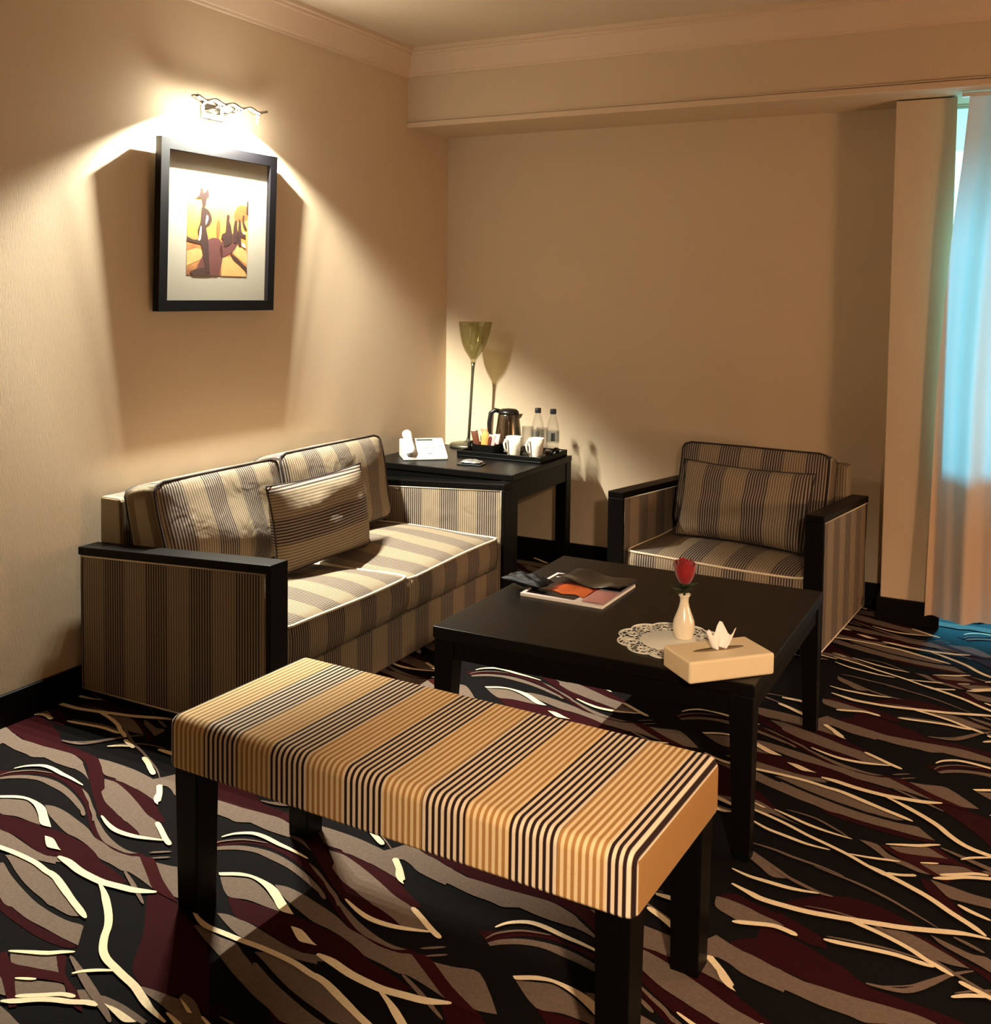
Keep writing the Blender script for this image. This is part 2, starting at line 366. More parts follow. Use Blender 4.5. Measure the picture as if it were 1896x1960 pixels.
("r","T",[(0.351,0.597),(0.393,0.579),(0.434,0.561),(0.478,0.542),(0.521,0.524),(0.557,0.508),(0.586,0.493)],0.02,1),
("r","T",[(0.09,0.16),(0.165,0.17),(0.254,0.156),(0.331,0.118),(0.396,0.076),(0.471,0.033),(0.543,0.001),(0.609,-0.032),(0.67,-0.064),(0.72,-0.101)],0.01,1),
("r","T",[(0.155,0.064),(0.22,0.075),(0.288,0.083),(0.384,0.078)],0.008,1),
("r","T",[(0.29,1.333),(0.338,1.36),(0.37,1.396),(0.412,1.448)],0.006,1),
("r","T",[(0.423,-0.007),(0.471,0.028),(0.522,0.048),(0.588,0.053)],0.009,1),
("r","T",[(0.188,0.977),(0.235,1.009)],0.009,1),
("r","T",[(0.212,0.961),(0.252,0.988)],0.008,1),
("r","T",[(-0.018,0.295),(0.025,0.266),(0.062,0.249),(0.11,0.232),(0.142,0.231)],0.014,1),
("r","T",[(0.076,0.346),(0.128,0.333),(0.179,0.32),(0.229,0.301),(0.278,0.277),(0.326,0.248),(0.375,0.218)],0.01,1),
("r","T",[(0.257,1.325),(0.289,1.328),(0.328,1.337),(0.353,1.358),(0.383,1.399),(0.412,1.44),(0.455,1.478)],0.018,1),
("r","T",[(0.408,0.199),(0.437,0.187),(0.473,0.169)],0.012,1),
("r","T",[(0.655,1.088),(0.685,1.068),(0.723,1.044),(0.747,1.019)],0.012,1),
("r","T",[(0.668,1.052),(0.685,1.039),(0.703,1.027)],0.012,1),
("r","C",[(0.297,1.122),(0.315,1.151),(0.353,1.175),(0.394,1.177),(0.448,1.167),(0.499,1.16),(0.56,1.147)],0.016,1),
("p","C",[(0.407,0.992),(0.448,1.015),(0.484,1.022),(0.534,1.018),(0.576,1.006),(0.623,0.977),(0.677,0.943),(0.64,0.94),(0.59,0.972),(0.539,1.0),(0.492,1.012),(0.454,1.002),(0.418,0.984)],0,0),
("p","C",[(0.699,0.905),(0.729,0.906),(0.777,0.883),(0.794,0.877),(0.776,0.874),(0.747,0.872)],0,0),
("r","C",[(0.003,0.854),(0.047,0.848),(0.103,0.834),(0.152,0.828),(0.192,0.826),(0.241,0.832),(0.288,0.839),(0.336,0.858)],0.022,0),
("r","C",[(0.187,0.82),(0.225,0.799),(0.266,0.771),(0.307,0.74),(0.339,0.71),(0.366,0.675),(0.397,0.644),(0.427,0.626),(0.465,0.614),(0.503,0.603),(0.547,0.591),(0.586,0.574),(0.628,0.557),(0.681,0.543)],0.019,0),
("r","C",[(0.402,0.557),(0.416,0.573),(0.444,0.592),(0.478,0.609)],0.011,1),
("r","C",[(0.458,0.848),(0.498,0.826),(0.535,0.814),(0.58,0.813),(0.634,0.812),(0.689,0.813),(0.739,0.811),(0.79,0.806),(0.837,0.795),(0.879,0.787),(0.92,0.77),(0.964,0.752),(1.0,0.739),(1.024,0.731)],0.016,0),
("r","C",[(0.039,0.799),(0.09,0.782),(0.138,0.762),(0.185,0.741),(0.226,0.725),(0.273,0.706)],0.017,0),
("r","C",[(0.222,0.544),(0.261,0.561),(0.302,0.579),(0.326,0.596),(0.35,0.61)],0.015,1),
("r","C",[(0.311,0.491),(0.336,0.502),(0.353,0.51)],0.009,1),
("r","C",[(0.346,0.431),(0.375,0.446),(0.409,0.47),(0.44,0.485),(0.472,0.496),(0.504,0.511),(0.527,0.513)],0.016,0),
("p","C",[(0.533,0.524),(0.565,0.526),(0.6,0.522),(0.631,0.517),(0.609,0.505),(0.569,0.514)],0,0),
("p","C",[(0.655,0.608),(0.68,0.6),(0.709,0.587),(0.698,0.584)],0,0),
("r","C",[(0.749,1.255),(0.788,1.217),(0.821,1.177)],0.018,0),
("r","C",[(-0.064,1.05),(-0.012,1.026),(0.035,1.013),(0.09,1.014),(0.138,1.025),(0.179,1.038)],0.017,1),
("r","C",[(0.092,1.097),(0.132,1.073),(0.175,1.046),(0.21,1.028)],0.016,0),
("r","C",[(-0.086,0.168),(-0.041,0.15),(-0.005,0.137),(0.053,0.135),(0.102,0.137),(0.15,0.145),(0.191,0.153),(0.246,0.166),(0.304,0.179),(0.374,0.203),(0.429,0.222),(0.482,0.228)],0.021,0),
("r","C",[(0.192,0.148),(0.229,0.141),(0.281,0.124),(0.326,0.104),(0.361,0.081),(0.39,0.066),(0.418,0.05)],0.015,0),
("r","C",[(-0.045,0.015),(-0.002,0.03),(0.041,0.044),(0.072,0.041),(0.098,0.033)],0.017,0),
("r","C",[(0.152,0.048),(0.19,0.052),(0.246,0.061),(0.302,0.067),(0.344,0.064),(0.379,0.062)],0.016,0),
("r","C",[(0.198,0.413),(0.239,0.394),(0.299,0.363),(0.348,0.334),(0.396,0.295),(0.441,0.263),(0.473,0.235)],0.018,0),
("r","C",[(0.242,0.399),(0.273,0.406),(0.309,0.424)],0.012,0),
("r","C",[(0.429,0.037),(0.451,0.027),(0.474,0.018),(0.5,0.006)],0.015,0),
("r","C",[(0.418,1.362),(0.452,1.386),(0.491,1.402)],0.014,1),
("r","C",[(0.36,0.454),(0.399,0.478),(0.438,0.503),(0.468,0.51)],0.013,0),
("r","C",[(0.408,0.338),(0.438,0.321),(0.481,0.305)],0.015,1),
("r","C",[(-0.103,0.234),(-0.058,0.22),(-0.014,0.217),(0.036,0.215),(0.074,0.219),(0.111,0.227)],0.016,1),
("p","C",[(0.767,1.241),(0.783,1.224),(0.805,1.197),(0.833,1.167),(0.813,1.174),(0.791,1.194)],0,0),
("p","C",[(0.573,0.041),(0.6,0.044),(0.643,0.043),(0.656,0.024),(0.62,0.026),(0.576,0.031)],0,0),
("r","C",[(0.574,1.362),(0.614,1.341),(0.652,1.316),(0.689,1.293)],0.018,0),
("r","C",[(-0.077,0.589),(-0.032,0.571),(0.02,0.549),(0.076,0.535),(0.141,0.527)],0.013,1),
("r","C",[(-0.145,0.564),(-0.09,0.547),(-0.029,0.522),(0.035,0.489),(0.088,0.467),(0.144,0.441),(0.191,0.413),(0.24,0.384)],0.013,0),
("r","C",[(0.677,0.507),(0.735,0.473),(0.793,0.457),(0.852,0.443),(0.907,0.443)],0.014,1),
("r","T",[(-0.047,0.606),(0.03,0.596),(0.09,0.563),(0.129,0.536)],0.009,1),
("r","C",[(0.14,0.446),(0.192,0.453),(0.24,0.465),(0.266,0.471)],0.011,1),
("r","T",[(-0.088,0.382),(-0.033,0.377),(0.022,0.363),(0.092,0.351),(0.151,0.334)],0.011,1),
("p","G",[(0.712,0.358),(0.75,0.333),(0.803,0.297),(0.846,0.266),(0.803,0.249),(0.762,0.282),(0.722,0.318)],0,0),
("p","G",[(0.156,0.539),(0.201,0.537),(0.236,0.499),(0.274,0.483),(0.304,0.475),(0.348,0.45),(0.316,0.446),(0.273,0.461),(0.236,0.47),(0.199,0.505)],0,0),
("p","G",[(0.65,0.625),(0.686,0.618),(0.735,0.587),(0.771,0.559),(0.82,0.536),(0.781,0.548),(0.733,0.564),(0.691,0.58),(0.657,0.593)],0,0)]

# ------------------------------------------------------------------ materials used
WALL = mat('wallpaper', rgb(209, 188, 160), .75, spec=.25, noise=.035, nscale=60, bump=.25, bscale=90, stretch=(6, 6, .35))
PAINT = mat('ceiling paint', rgb(206, 188, 164), .8, spec=.2, noise=.02, nscale=3)
TRIM = mat('cornice paint', rgb(214, 190, 164), .6, spec=.3, noise=.02, nscale=5)
WOOD = mat('black stained wood', rgb(5, 4, 3), .45, spec=.14, noise=.25, nscale=14, stretch=(1, 8, 1))
WOODTOP = mat('black stained table top', rgb(8, 6, 5), .38, spec=.18, noise=.2, nscale=10, stretch=(9, 1, 1))
SKIRT = mat('dark skirting', rgb(7, 5, 5), .5, spec=.15, noise=.15, nscale=10)
FAB = fabric('striped bench upholstery')
FABS = fabric('striped suite upholstery', soft=.45, line=.0112, cream=rgb(154, 141, 119), tan=rgb(116, 97, 76), white=rgb(143, 130, 115), dark=rgb(52, 40, 35))
PIPE_L = mat('cream piping', rgb(230, 214, 186), .8, bump=.3, bscale=400)
PIPE_D = mat('dark piping', rgb(40, 30, 28), .8, bump=.3, bscale=400)
CHROME = mat('chrome', rgb(200, 200, 196), .16, metal=1, noise=.05, nscale=20)
STEEL = mat('polished steel', rgb(150, 142, 128), .14, metal=1, noise=.06, nscale=8)
BLACKP = mat('black plastic', rgb(14, 13, 13), .35, noise=.1, nscale=30)
WHITEP = mat('white plastic', rgb(214, 212, 206), .35, noise=.02, nscale=30)
GREYP = mat('grey plastic', rgb(90, 92, 92), .4, noise=.05, nscale=30)
DARKGREY = mat('dark grey plastic', rgb(52, 54, 54), .4, noise=.05, nscale=30)
CERAM = mat('white ceramic', rgb(240, 232, 216), .22, coat=.4, noise=.02, nscale=10)
IVORY = mat('ivory porcelain', rgb(238, 226, 200), .2, coat=.6, noise=.03, nscale=12)
BEIGE = mat('cream leatherette', rgb(232, 212, 172), .5, noise=.04, nscale=30, bump=.2, bscale=300)
PAPER = mat('white paper tissue', rgb(244, 240, 232), .8, noise=.02, nscale=20)
RED = mat('red rose petal', rgb(138, 4, 13), .6, noise=.25, nscale=30, sheen=.3)
GREEN = mat('rose leaf green', rgb(48, 62, 36), .55, noise=.3, nscale=60)
CLOTH = mat('white doily cloth', rgb(226, 226, 214), .85, bump=.4, bscale=500)

# ------------------------------------------------------------------ the setting
ZC, ZCOR, ZB = 2.6815, 2.5487, 2.2896        # ceiling, foot of cornice, underside of beam
BD = .4234                                    # beam projection
XR, YF = 4.4, -6.6                            # far right wall, wall behind the camera
COLX0, COLX1, COLY = 2.3736, 2.618, -.2155
WX0, WX1 = 2.575, 4.05                        # window opening

b = MB(); b.box(-.12, 0, YF, .12, 0, ZC, 0); struct(b.build('wall_left', WALL))
b = MB(); b.box(0, WX0, 0, .12, 0, ZC, 0); b.box(WX1, XR, 0, .12, 0, ZC, 0); b.box(WX0, WX1, 0, .12, ZB, ZC, 0)
struct(b.build('wall_back', WALL))
b = MB(); b.box(XR, XR+.12, YF, .12, 0, ZC, 0); struct(b.build('wall_right', WALL))
b = MB(); b.box(-.12, XR+.12, YF-.12, YF, 0, ZC, 0); struct(b.build('wall_front', WALL))
b = MB(); b.box(-.12, XR+.12, YF-.12, .12, ZC, ZC+.1, 0); struct(b.build('ceiling', PAINT))
b = MB(); b.hexa([(COLX0, COLY, 0), (COLX1, COLY, 0), (2.585, 0, 0), (COLX0, 0, 0), (COLX0, COLY, ZB), (COLX1, COLY, ZB), (2.585, 0, ZB), (COLX0, 0, ZB)], .003); struct(b.build('wall_column', WALL))
# downstand beam along the back wall with a slim moulding on its lower edge
b = MB(); b.box(0, XR, -BD, 0, ZB+.006, ZC, 0); struct(b.build('wall_beam', WALL))
b = MB(); b.box(0, XR, -BD-.012, -BD+.02, ZB, ZB+.028, .004)
b.box(0, XR, -BD-.006, -BD+.02, ZB+.031, ZB+.037, .001); struct(b.build('trim_1', TRIM))

def cornice(name, path):                      # path: list of (point on wall line, inward direction)
    prof = [(0, 0), (.014, .002), (.016, .012), (.022, .014), (.058, .098), (.066, .1), (.068, .112), (.082, .114), (.084, ZC-ZCOR), (0, ZC-ZCOR)]
    m = MB(); n = len(prof)
    vs = []
    for (px, py), (dx, dy) in path:
        for d, h in prof: vs.append((px+dx*d, py+dy*d, ZCOR+h))
    fs = []
    for i in range(len(path)-1):
        for k in range(n): fs.append((i*n+k, (i+1)*n+k, (i+1)*n+(k+1) % n, i*n+(k+1) % n))
    m.add(vs, fs, smooth=False); return struct(m.build(name, TRIM))
cornice('trim_2', [((0, YF), (1, 1)), ((0, -BD), (1, -1))])
cornice('trim_3', [((0, -BD), (1, -1)), ((XR, -BD), (-1, -1))])

HB = .1086
b = MB(); b.box(0, .016, YF, 0, 0, HB, .003); struct(b.build('baseboard_left', SKIRT))
b = MB(); b.box(.016, COLX0, -.016, 0, 0, HB, .003); struct(b.build('baseboard_back', SKIRT))
b = MB(); b.box(COLX0-.016, COLX1, COLY-.016, COLY, 0, HB, .003); b.box(COLX0-.016, COLX0, COLY, -.016, 0, HB, .003)
struct(b.build('baseboard_column', SKIRT))
b = MB(); b.box(XR-.016, XR, YF, 0, 0, HB, .003); struct(b.build('baseboard_right', SKIRT))

# window behind the curtain; unseen panel and foot strip added to shape daylight
w = thing('window_1', 'tall window behind the curtain at the right edge', 'window', ((WX0+WX1)/2, .06, 0)); del w['label']; del w['category']
struct(w)
hw = (WX1-WX0)/2
b = MB()
for x0, x1 in ((-hw, -hw+.012), (-.03, .03), (hw-.04, hw)): b.box(x0, x1, -.04, .04, 0, ZB, .003)
for z0, z1 in ((0, .012), (ZB-.012, ZB)): b.box(-hw, hw, -.035, .035, z0, z1, .003)
struct(b.build('window_frame', WHITEP, w))
b = MB(); b.box(-hw, hw, -.03, .03, .09, .75, .003); struct(b.build('window_block_panel', mat('brown blocking panel', rgb(92, 70, 52), .6, noise=.1, nscale=20), w))  # unseen panel added to keep daylight off the lower curtain
PANE = glassy('window pane', (1, 1, 1, 1), .06)
for nm, z0, z1 in (('window_pane', .75, ZB-.012), ('window_pane', .012, .09)):
    b = MB(); b.box(-hw+.012, -.03, -.004, .004, z0, z1, 0); b.box(.03, hw-.04, -.004, .004, z0, z1, 0)
    struct(b.build(nm, PANE, w))

b = MB(); b.box(WX0-.4, XR+.1, .12, 1.7, ZB+.02, ZB+.2, 0); struct(b.build('ceiling_sky_block', PAINT))  # unseen slab added outside to cut steep skylight on the curtain
b = MB(); b.box(WX0-.4, XR+.1, .12, 1.7, -.2, -.01, 0); struct(b.build('floor_added', PAINT))  # unseen lower slab added outside to go with it

# ------------------------------------------------------------------ carpet: woven pattern that repeats every .808 x 1.387 m
def pile(name, col, noise=.3, spec=.08):
    return mat(name, col, .95, spec=spec, noise=noise, nscale=160, bump=.6, bscale=500)
CM = {'B': pile('carpet black', rgb(15, 13, 13), .35), 'M': pile('carpet maroon', rgb(44, 8, 11), .35), 'N': pile('carpet maroon stripe', rgb(52, 12, 14), .35),
      'G': pile('carpet taupe', rgb(110, 94, 82), .3), 'T': pile('carpet taupe line', rgb(112, 94, 82), .25), 'C': pile('carpet cream', rgb(236, 216, 178), .15)}
ORDER = ['B', 'M', 'G', 'N', 'T', 'C']
TX, TY = .808, 1.387
bmc = bmesh.new()
vs = [bmc.verts.new(p) for p in ((0, YF, 0), (XR, YF, 0), (XR, 0, 0), (0, 0, 0))]
bmc.faces.new(vs)
def ribbon(pts, wdt, taper):
    c = catmull(pts, False, 4); n = len(c); L = []; Rr = []
    for i, p in enumerate(c):
        t = (c[min(n-1, i+1)]-c[max(0, i-1)])
        if t.length < 1e-7: continue
        t.normalize(); q = Vector((-t.y, t.x)); f = i/(n-1)
        ww = wdt*.46*((.15+.85*sin(PI*min(1, max(0, f)))**.7) if taper else min(1, .25+6*min(f, 1-f)))
        L.append(p+q*ww); Rr.append(p-q*ww)
    return L, Rr
lay_n = {}
for kind, c, pts, wdt, taper in CARPET:
    mi = ORDER.index(c); lay_n[c] = lay_n.get(c, 0)+1; z = .0009*mi+.00002*lay_n[c]
    cx = sum(p[0] for p in pts)/len(pts); cy = sum(p[1] for p in pts)/len(pts)
    if kind == 'p': loop = catmull(pts, True, 4)
    else: L, Rr = ribbon(pts, wdt, taper)
    for i in range(-1, 7):
        for j in range(-6, 2):
            ox, oy = i*TX, j*TY
            if not (-.7 < cx+ox < XR+.5 and YF-.5 < cy+oy < .6): continue
            if kind == 'p':
                f = bmc.faces.new([bmc.verts.new((p.x+ox, p.y+oy, z)) for p in loop])
                f.normal_update()
                if f.normal.z < 0: f.normal_flip()
                f.material_index = mi
            else:
                a = [bmc.verts.new((p.x+ox, p.y+oy, z)) for p in L]; d = [bmc.verts.new((p.x+ox, p.y+oy, z)) for p in Rr]
                for k in range(len(a)-1):
                    f = bmc.faces.new((d[k], d[k+1], a[k+1], a[k])); f.material_index = mi
for co, no in (((0, 0, 0), (-1, 0, 0)), ((XR, 0, 0), (1, 0, 0)), ((0, 0, 0), (0, 1, 0)), ((0, YF, 0), (0, -1, 0))):
    bmesh.ops.bisect_plane(bmc, geom=bmc.verts[:]+bmc.edges[:]+bmc.faces[:], plane_co=co, plane_no=no, clear_outer=True)
me = bpy.data.meshes.new('floor'); bmc.to_mesh(me); bmc.free()
for k in ORDER: me.materials.append(CM[k])
fl = bpy.data.objects.new('floor', me); COL.objects.link(fl); struct(fl)

# ------------------------------------------------------------------ sofa and armchair (same suite)
def lerp(a, b, t): return a+(b-a)*t
def make_suite(root, L, D, aw, zf, zb, seats, backs, zbase, zseat, zback, cush_h):
    ct = .028                                  # arm capping thickness
    for side in (0, 1):
        a0, a1 = (0, aw) if side == 0 else (L-aw, L)
        zt = lambda o: lerp(zb, zf, o/D)
        p = MB(); e = .005
        p.hexa([(.004, a0+e, .03), (D-.018, a0+e, .03), (D-.018, a1-e, .03), (.004, a1-e, .03),
                (.004, a0+e, zt(0)-ct), (D-.018, a0+e, zt(D)-ct), (D-.018, a1-e, zt(D)-ct), (.004, a1-e, zt(0)-ct)], .004, 2, st=lambda c: c.x)
        panel = p.build('arm_panel', FABS, root)
        q = MB()
        for aa in (a0+e, a1-e):
            q.tube([(.012, aa, .036), (D-.022, aa, .036), (D-.022, aa, zt(D)-ct-.004), (.012, aa, zt(0)-ct-.004)], .0035, 6, closed=True)
        q.build('piping', PIPE_L, panel)['label'] = 'pale piping round the arm panel'
        c = MB()
        c.hexa([(0, a0, zt(0)-ct), (D, a0, zt(D)-ct), (D, a1, zt(D)-ct), (0, a1, zt(0)-ct), (0, a0, zt(0)), (D, a0, zt(D)), (D, a1, zt(D)), (0, a1, zt(0))], .003, 2)
        c.build('arm_cap', WOOD, root)['label'] = 'black wooden arm capping sloping back'
        c = MB(); c.box(D-.018, D, a0, a1, .0, zf-ct, .003); c.build('arm_post', WOOD, root)['label'] = 'black wooden front post'
    p = MB(); p.box(.02, D-.03, aw, L-aw, .03, zbase, .008, st=lambda c: c.y); p.build('base', FABS, root)
    p = MB(); p.hexa([(.004, aw+.002, .05), (.13, aw+.002, .05), (.13, L-aw-.002, .05), (.004, L-aw-.002, .05),
                      (.004, aw+.002, zback), (.105, aw+.002, zback), (.105, L-aw-.002, zback), (.004, L-aw-.002, zback)], .014, 3, st=lambda c: c.y)
    p.build('back_frame', FABS, root)
    for o in (.05, D-.07):
        for a in (aw+.04, L-aw-.04):
            p = MB(); p.box(o-.025, o+.025, a-.025, a+.025, 0, .03, .003); p.build('leg', WOOD, root)
    for k, (a0, a1) in enumerate(seats):
        w_, d_ = a1-a0-.006, D-.022-.13
        V, F, r1, r2 = box_cushion(w_, d_, zseat-zbase-.002, .035, .03, 16, 14, .004, 3+k)
        M = T(.13+d_/2, (a0+a1)/2, zbase+.012) @ Rz(PI/2)
        p = MB(); p.add(V, F, st=[v.x+a0+w_/2 for v in V], M=M)
        s = p.build('seat_cushion', FABS, root)
        q = MB(); q.tube(r1, .005, 6, closed=True, M=M)
        q.build('piping', PIPE_L, s)['label'] = 'cream piping along the cushion edges'
    th = math.radians(13)
    for k, (a0, a1, dz, roll) in enumerate(backs):
        w_ = a1-a0-.006; t = .145
        V, F, r1, r2 = box_cushion(w_, cush_h, t, .04, .035, 16, 14, .006, 11+k)
        up = Vector((-sin(th), 0, cos(th))); ou = Vector((cos(th), 0, sin(th)))
        M = Matrix(((0, up.x, ou.x, 0), (1, 0, 0, 0), (0, up.z, ou.z, 0), (0, 0, 0, 1)))
        zb0 = zseat+.035+dz
        M = T(.118+(zback-zb0)*math.tan(th), (a0+a1)/2, zb0) @ M @ Rz(roll) @ T(0, cush_h/2, 0)
        p = MB(); p.add(V, F, st=[v.x+a0+w_/2 for v in V], M=M)
        s = p.build('back_cushion', FABS, root)
        q = MB(); q.tube(r1, .0045, 6, closed=True, M=M); q.tube(r2, .004, 6, closed=True, M=M)
        q.build('piping', PIPE_D, s)['label'] = 'dark piping along the cushion edges'
    return root

SX, SY = .02, -2.5632
sofa = thing('sofa', 'two-seat sofa in striped beige fabric with black arm capping along the left wall', 'sofa', (SX, SY, 0))
SL, SD = 1.688, .8506
make_suite(sofa, SL, SD, .088, .5824, .5367, [(.09, .842), (.842, 1.598)], [(.1, .775, 0, .0), (.775, 1.49, .012, 0)], .2, .332, .70, .375)

CR = -.0716
ca = Matrix.Rotation(CR, 2) @ Vector((0, .794))
chair = thing('armchair', 'striped armchair with black arm capping against the back wall beside the curtain', 'armchair', (1.3191+ca.x, -.8542+ca.y, 0), CR-PI/2)
make_suite(chair, .9267, .794, .0735, .5824, .5367, [(.076, .851)], [(.128, .812, .0, .0)], .18, .305, .68, .385)

# loose cushions
def pillow(name, label, W, H, TH, M, vert, seed):
    V, F, ring = throw_pillow(W, H, TH, 20, seed)
    root = thing(name, label, 'cushion', M.translation, 0)
    M0 = Matrix.Translation(-M.translation) @ M
    p = MB(); p.add(V, F, st=[(v.x+W/2 if vert else v.z) for v in V], M=M0)
    c = p.build('cover', FABS, root)
    q = MB(); q.tube(ring, .0035, 6, closed=True, M=M0); q.build('piping', PIPE_D, c)
    return root
pillow('throw_pillow', 'flat oblong cushion with crosswise stripes propped in the middle of the sofa', .62, .345, .15,
       T(.50, -1.775, .372) @ Rz(PI/2+.02) @ Rx(-math.radians(9)), False, 2)
CMAT = T(1.3191+ca.x, -.8542+ca.y, 0) @ Rz(CR-PI/2)
pillow('throw_pillow', 'flat oblong cushion with upright stripes leaning in the armchair', .60, .345, .14,
       CMAT @ T(.455, .475, .345) @ Rz(PI/2) @ Rx(-math.radians(15)) @ Ry(.02), True, 5)

# ------------------------------------------------------------------ bench
bench = thing('bench', 'long upholstered bench with brown and cream stripes in the foreground', 'bench', (1.2115, -3.3354, 0), -.0453)
BW, BDp = 1.154, .477
b = bmesh.new(); bmesh.ops.create_cube(b, size=1)
for v in b.verts: v.co = Vector((BW/2+v.co.x*BW, BDp/2+v.co.y*BDp, .3995+v.co.z*.121))
bmesh.ops.bevel(b, geom=[e for e in b.edges if max(v.co.z for v in e.verts) > .4], offset=.026, segments=5, profile=.5, affect='EDGES')
bmesh.ops.bevel(b, geom=[e for e in b.edges if all(v.co.z < .345 for v in e.verts)], offset=.008, segments=2, profile=.5, affect='EDGES')
b.normal_update()
ends = [f for f in b.faces if abs(f.normal.x) > .97]
bmesh.ops.split(b, geom=ends)
b.normal_update()
stv = [(.261 if all(abs(f.normal.x) > .97 for f in v.link_faces) else v.co.x) for v in b.verts]
p = MB(); p.bm(b, st=stv, smooth=True)
seat = p.build('seat', FAB, bench)
m = seat.modifiers.new('sm', 'WEIGHTED_NORMAL') 
p = MB(); p.box(.05, BW-.05, .05, BDp-.05, .318, .338, .003); p.build('seat_frame', WOOD, bench)
for x in (.012, BW-.012-.07):
    for y in (.012, BDp-.012-.07):
        p = MB(); p.hexa([(x+.004, y+.004, 0), (x+.066, y+.004, 0), (x+.066, y+.066, 0), (x+.004, y+.066, 0), (x, y, .338), (x+.07, y, .338), (x+.07, y+.07, .338), (x, y+.07, .338)], .003)
        p.build('leg', WOOD, bench)

# ------------------------------------------------------------------ coffee table
TXW, TYD, TZ = .9401, .9461, .4613
ct = thing('coffee_table', 'square black wooden coffee table in the middle of the room', 'coffee table', (1.415, -2.4916, 0))
p = MB(); p.box(0, TXW, 0, TYD, TZ-.034, TZ, .003); p.build('tabletop', WOODTOP, ct)
for x0, x1, y0, y1 in ((.01, TXW-.01, .01, .03), (.01, TXW-.01, TYD-.03, TYD-.01), (.01, .03, .03, TYD-.03), (TXW-.03, TXW-.01, .03, TYD-.03)):
    p = MB(); p.box(x0, x1, y0, y1, .37, TZ-.0345, .002); p.build('apron', WOOD, ct)
for ix in (0, 1):
    for iy in (0, 1):
        x = .004 if ix == 0 else TXW-.004; y = .004 if iy == 0 else TYD-.004
        sx = 1 if ix == 0 else -1; sy = 1 if iy == 0 else -1
        A, Bt = .064, .042
        q = lambda s, z: [(x, y, z), (x+sx*s, y, z), (x+sx*s, y+sy*s, z), (x, y+sy*s, z)]
        p = MB(); p.hexa(q(Bt, 0)+q(A, TZ-.0345), .002); p.build('leg', WOOD, ct)

# ------------------------------------------------------------------ side table
SX0, SX1, SY0, SY1, SZ = .05, .862, -.868, -.19, .61
st_ = thing('side_table', 'black wooden side table in the corner behind the sofa arm', 'side table', (SX0, SY0, 0))
W2, D2 = SX1-SX0, SY1-SY0
p = MB(); p.box(0, W2, 0, D2, SZ-.03, SZ, .003); p.build('tabletop', WOODTOP, st_)
for x0, x1, y0, y1 in ((.006, W2-.006, .006, .026), (.006, W2-.006, D2-.026, D2-.006), (.006, .026, .026, D2-.026), (W2-.026, W2-.006, .026, D2-.026)):
    p = MB(); p.box(x0, x1, y0, y1, SZ-.125, SZ-.0305, .002); p.build('apron', WOOD, st_)
for x in (.002, W2-.062):
    for y in (.002, D2-.062):
        p = MB(); p.box(x, x+.06, y, y+.06, 0, SZ-.0305, .003); p.build('leg', WOOD, st_)

# ------------------------------------------------------------------ framed picture
FW, FH, FD = .658, .65, .03
fr = thing('framed_picture', 'black framed painting of dark figures on golden ground, hung under the chrome wall light', 'picture', (.014, -1.878, 1.352))
fr.rotation_euler = (0, math.radians(1.9), 0)      # leans forward from its wire
bw = .042
p = MB()
o = [(-FW/2, 0), (FW/2, 0), (FW/2, FH), (-FW/2, FH)]; i_ = [(-FW/2+bw, bw), (FW/2-bw, bw), (FW/2-bw, FH-bw), (-FW/2+bw, FH-bw)]
for k in range(4):
    a, bb, c, d = o[k], o[(k+1) % 4], i_[(k+1) % 4], i_[k]
    vs = [(x, y, z) for x in (0, FD) for y, z in (a, bb, c, d)]
    p.add(vs, [(0, 1, 2, 3), (7, 6, 5, 4), (0, 4, 5, 1), (2, 6, 7, 3)], smooth=False)
p.build('frame', mat('black frame', rgb(7, 6, 8), .4, spec=.2, noise=.1, nscale=20), fr)
p = MB(); p.box(.004, .012, -FW/2+bw-.006, FW/2-bw+.006, bw-.006, FH-bw+.006, 0)
p.build('mount', mat('pale mount board', rgb(158, 152, 138), .8, noise=.02, nscale=60), fr)
# the print: painted ground and dark figures
AW, AH = .345, .36
m, nt, out = new_mat('painted ground'); Lk = nt.links.new
pb = N(nt, 'ShaderNodeBsdfPrincipled'); Lk(pb.outputs[0], out.inputs[0]); pb.inputs['Roughness'].default_value = .7
tc = N(nt, 'ShaderNodeTexCoord'); sp = N(nt, 'ShaderNodeSeparateXYZ'); Lk(tc.outputs['Object'], sp.inputs[0])
nz = N(nt, 'ShaderNodeTexNoise'); nz.inputs['Scale'].default_value = 9; nz.inputs['Detail'].default_value = 5; nz.inputs['Distortion'].default_value = 1.2
mp = N(nt, 'ShaderNodeMapping'); mp.inputs['Scale'].default_value = (1, 1.6, .7); Lk(tc.outputs['Object'], mp.inputs[0]); Lk(mp.outputs[0], nz.inputs['Vector'])
ma = N(nt, 'ShaderNodeMath', operation='MULTIPLY_ADD'); ma.inputs[1].default_value = .26; Lk(nz.outputs[0], ma.inputs[0])
md = N(nt, 'ShaderNodeMath', operation='MULTIPLY_ADD'); md.inputs[1].default_value = 1/AH; md.inputs[2].default_value = -.13; Lk(sp.outputs['Z'], md.inputs[0])
Lk(md.outputs[0], ma.inputs[2])
cr = N(nt, 'ShaderNodeValToRGB'); e = cr.color_ramp.elements
e[0].position = 0; e[0].color = rgb(112, 62, 36); e[1].position = 1; e[1].color = rgb(246, 232, 140)
for po, cc in ((.15, rgb(176, 118, 66)), (.28, rgb(150, 84, 48)), (.36, rgb(190, 120, 62)), (.5, rgb(216, 142, 58)), (.65, rgb(230, 178, 76)), (.82, rgb(240, 206, 98))):
    q = e.new(po); q.color = cc
